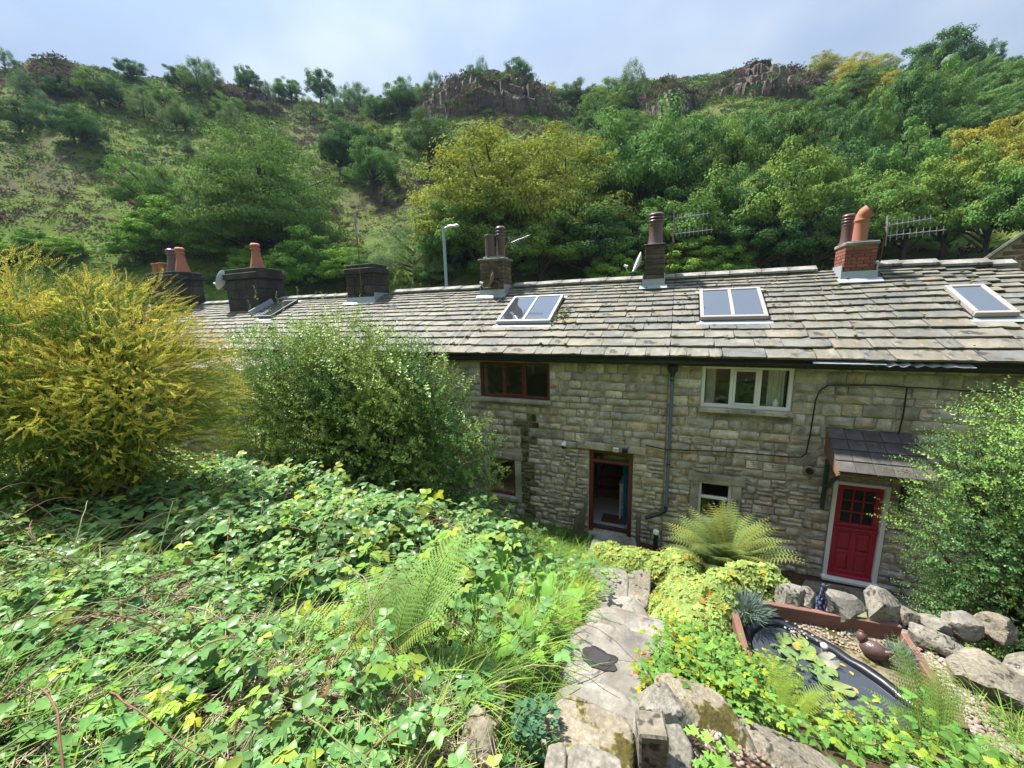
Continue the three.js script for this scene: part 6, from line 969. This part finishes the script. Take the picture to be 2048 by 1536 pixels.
function shrub(name, label, x, z, lobes, geos, mats, count, dirFn, o = {}) {
  const y0 = gardenY(x, z), t = thing(name, label, 'shrub', [x, y0, z]), wood = new GB(), lists = mats.map(() => geos.map(() => []));
  const tot = lobes.reduce((s, l) => s + l[3] * l[4] * l[5], 0);
  for (const [cx, cy, cz, rx, ry, rz] of lobes) {
    for (let k = 0; k < 7; k++) { const e = rdir(); wood.tube([[R(-.2, .2), 0, R(-.2, .2)], [cx * .5 + R(-.2, .2), cy * .5, cz * .5 + R(-.2, .2)], [cx + e[0] * rx * .7, cy + e[1] * ry * .7, cz + e[2] * rz * .7]], [.035, .02, .006], 5); }
    const n = Math.round(count * rx * ry * rz / tot);
    for (let i = 0; i < n; i++) {
      const e = rdir(), q = Math.pow(rnd(), .28) * (.8 + .4 * fbm(e[0] * 2 + cx * 3, e[1] * 2, e[2] * 2 + cz, 3)), p = [cx + e[0] * rx * q, cy + e[1] * ry * q, cz + e[2] * rz * q];
      if (p[1] < .02) continue; const d = dirFn(e, q), v = o.tone ? o.tone(p, e, q) : 0;
      lists[v][RI(geos.length)].push([...p, qDir(d, R(0, 6.28)), R(.7, 1.25), shade([1, 1, 1], R(.75, 1.25), R(-.08, .08))]);
    }
  }
  mesh('branches', wood.build(), M.twig, t); lists.forEach((ls, v) => ls.forEach((l, i) => { if (l.length) inst('foliage', geos[i], mats[v], l, t); })); return t;
}
{
  // golden shrub at the left: flat sprays of tiny yellow leaves pointing outwards
  const geos = [shoot(901, .28, 12, .013, .026, true, .06), shoot(902, .2, 9, .014, .027, true, .09), shoot(903, .34, 14, .013, .026, true, .07)]; reseed(91);
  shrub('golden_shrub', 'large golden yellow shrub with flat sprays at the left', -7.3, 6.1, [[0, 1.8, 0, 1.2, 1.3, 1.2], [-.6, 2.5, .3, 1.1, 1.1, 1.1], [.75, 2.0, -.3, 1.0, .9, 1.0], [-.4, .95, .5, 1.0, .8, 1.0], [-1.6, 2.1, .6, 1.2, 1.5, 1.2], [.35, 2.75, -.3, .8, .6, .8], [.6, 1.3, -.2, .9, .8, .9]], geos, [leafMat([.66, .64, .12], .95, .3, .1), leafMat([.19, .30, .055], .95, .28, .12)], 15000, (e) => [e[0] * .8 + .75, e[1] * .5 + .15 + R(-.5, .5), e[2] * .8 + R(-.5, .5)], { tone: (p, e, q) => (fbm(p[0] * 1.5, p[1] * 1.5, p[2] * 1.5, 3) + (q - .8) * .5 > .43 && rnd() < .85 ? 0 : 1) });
  // tall light green shrub against the house
  const g2 = [shoot(911, .36, 13, .042, .06, false, .1), shoot(912, .26, 10, .044, .062, false, .12), shoot(913, .42, 15, .04, .058, false, .1)]; reseed(92);
  shrub('tall_shrub', 'tall loose light green shrub against the cottage wall', -6.2, 2.6, [[-2.9, 2.9, 0, 1.2, 1.6, 1.0], [-.3, 3.9, 0, 1.4, .85, .9], [1.2, 3.4, -.1, 1.0, .8, .8], [-1.7, 3.9, 0, 1.0, .7, .8], [0, 2.2, 0, 1.7, 1.6, 1.2], [1.2, 2.1, -.2, 1.35, 1.4, 1.0], [-1.1, 2.6, .1, 1.4, 1.4, 1.1], [.3, 3.3, 0, 1.6, 1.0, 1.0], [1.8, 1.2, -.2, .9, 1.2, .8], [-2.2, 2.0, .1, 1.3, 1.6, 1.0], [.3, .9, .3, 1.6, 1.0, .9], [1.7, 2.9, -.2, .8, .8, .8], [2.4, 1.9, -.1, .9, 1.1, .7], [-1.2, 3.4, 0, 1.2, .8, .9]], g2, [leafMat([.27, .38, .095], .93, .28, .35), leafMat([.145, .255, .07], .93, .25, .38)], 12500, (e, q) => [e[0] * .9 + R(-.9, .9), e[1] * .8 + .3 + R(-.7, .7), e[2] * .9 + R(-.9, .9)], { tone: (p) => (fbm(p[0] * 1.2, p[1] * 1.2, p[2] * 1.2 + 5, 3) > .5 ? 0 : 1) });
  const whipM = leafMat([.28, .40, .10], .93, .36, .35);
  // its long whips above the roof line
  reseed(93); [[-7.7, 2.3, 2.3], [-7.2, 2.5, 2.0], [-6.7, 2.4, 2.15], [-6.2, 2.5, 1.8], [-5.9, 2.4, 1.95], [-5.4, 2.3, 1.55], [-5.1, 2.2, 1.2], [-4.7, 2.1, .9], [-6.5, 2.9, 1.9], [-8.2, 2.6, 2.2], [-8.6, 2.9, 2.5], [-7.0, 2.0, 2.3]].forEach(([x, z, h]) => { const t = scene.children.find((c) => c.name === 'tall_shrub'), o = t.position, list = []; for (let k = 0; k < 5; k++) list.push([x - o.x + R(-.03, .03) * k, 4.5 - o.y + h * .6 * (k / 5), z - o.z + R(-.03, .03) * k, qDir([R(-.12, .12), 1, R(-.12, .12)], R(0, 6)), [.75, .95, .75], shade([1.15, 1.1, .9], R(.85, 1.2))]); const iv = inst('whip', g2[RI(3)], whipM, list, t); });
  // arching shrub at the right edge
  const g3 = [shoot(921, .36, 17, .027, .042, false, .08), shoot(922, .28, 13, .028, .044, false, .1)]; reseed(94);
  shrub('arching_shrub', 'green arching shrub at the right edge before the house', 4.25, 2.3, [[-.1, 1.7, 0, .95, 1.3, .9], [-.1, 2.8, .1, .85, 1.0, .85], [-.2, .9, .2, .85, .75, .8], [.8, 2.4, .3, .9, 1.6, .9], [.7, .9, .4, .9, 1.0, .9], [-.8, 2.9, .1, .6, .4, .5], [-.75, 2.1, .1, .65, .4, .5], [-.5, 3.4, .1, .6, .5, .5]], g3, [leafMat([.20, .34, .08], .93, .28, .3), leafMat([.12, .24, .08], .93, .26, .3)], 7600, (e) => [e[0] * .9 - .4 + R(-.6, .6), e[1] * .6 + .2 + R(-.5, .5), e[2] * .9 + R(-.6, .6)], { tone: (p) => (fbm(p[0] * 1.3, p[1] * 1.3, p[2] * 1.3 + 9, 3) + (p[1] - 2) * .06 > .5 ? 0 : 1) });
  // purple flower spikes and low heath plants
  for (const [x, z, h, l] of [[-5.2, 5.0, .5, 'purple flower spike at the back of the brambles'], [-5.45, 5.05, .42, 'shorter purple flower spike at the back of the brambles']]) { reseed(95); const t = thing('flower_spike', l, 'flower', [x, gardenY(x, z) + .2, z]); mesh('stem', gtube([[0, 0, 0], [.01, h, 0]], .004, 4), M.cane, t); const g = new GB(true); for (let i = 0; i < 40; i++) { const a = R(0, 6.28), y = h * R(.55, 1); g.card([0, y, 0], norm([Math.cos(a), .3, Math.sin(a)]), [0, 1, 0], .03, .018, shade([1, 1, 1], R(.7, 1.2))); } mesh('petals', g.build(), leafMat([.30, .12, .26], .95, .3), t).userData.kind = 'stuff'; }
}
// trees and shrubs on the rise behind the photographer, mirrored in the panes
reseed(97);
[[-9, 20, 9], [-3, 23, 11], [3, 21, 9], [9, 22, 10], [15, 24, 12], [-15, 24, 12], [6, 28, 13], [-6, 29, 13], [12, 17, 7], [0, 30, 14]].forEach(([x, z, h], i) => { const k = [0, 1, 4, 1][i % 4], P = treeKinds[k][i % 3], o = thing(treeWords[k][1], treeWords[k][0] + ' on the rise behind the photographer', 'tree', [x, landY(x, z) - .2, z], treeWords[k][0] + ' behind the photographer', i); o.scale.set(h * .85, h, h * .85); mesh('trunk', P.wood, M.bark, o); mesh('crown', P.crown, crownMats[k][i % 3], o).userData.kind = 'stuff'; });

// things that still share a label are told apart by their order across the view
{
  const words = 'first second third fourth fifth sixth seventh eighth ninth tenth eleventh twelfth thirteenth fourteenth fifteenth sixteenth seventeenth eighteenth nineteenth twentieth'.split(' '), by = {};
  for (const o of scene.children) if (o.userData.category && o.userData.label) (by[o.userData.label] ??= []).push(o);
  for (const list of Object.values(by)) if (list.length > 1 && list.length <= 20 && list[0].userData.kind !== 'stuff') {
    const az = (o) => Math.atan2(o.position.x, CAM_Z - o.position.z);
    list.map((o) => [az(o), o]).sort((a, b) => a[0] - b[0]).forEach(([, o], i) => { o.userData = { ...o.userData, label: o.userData.label + ', ' + words[i] + ' from left' }; });
  }
}

renderer.render(scene, camera);
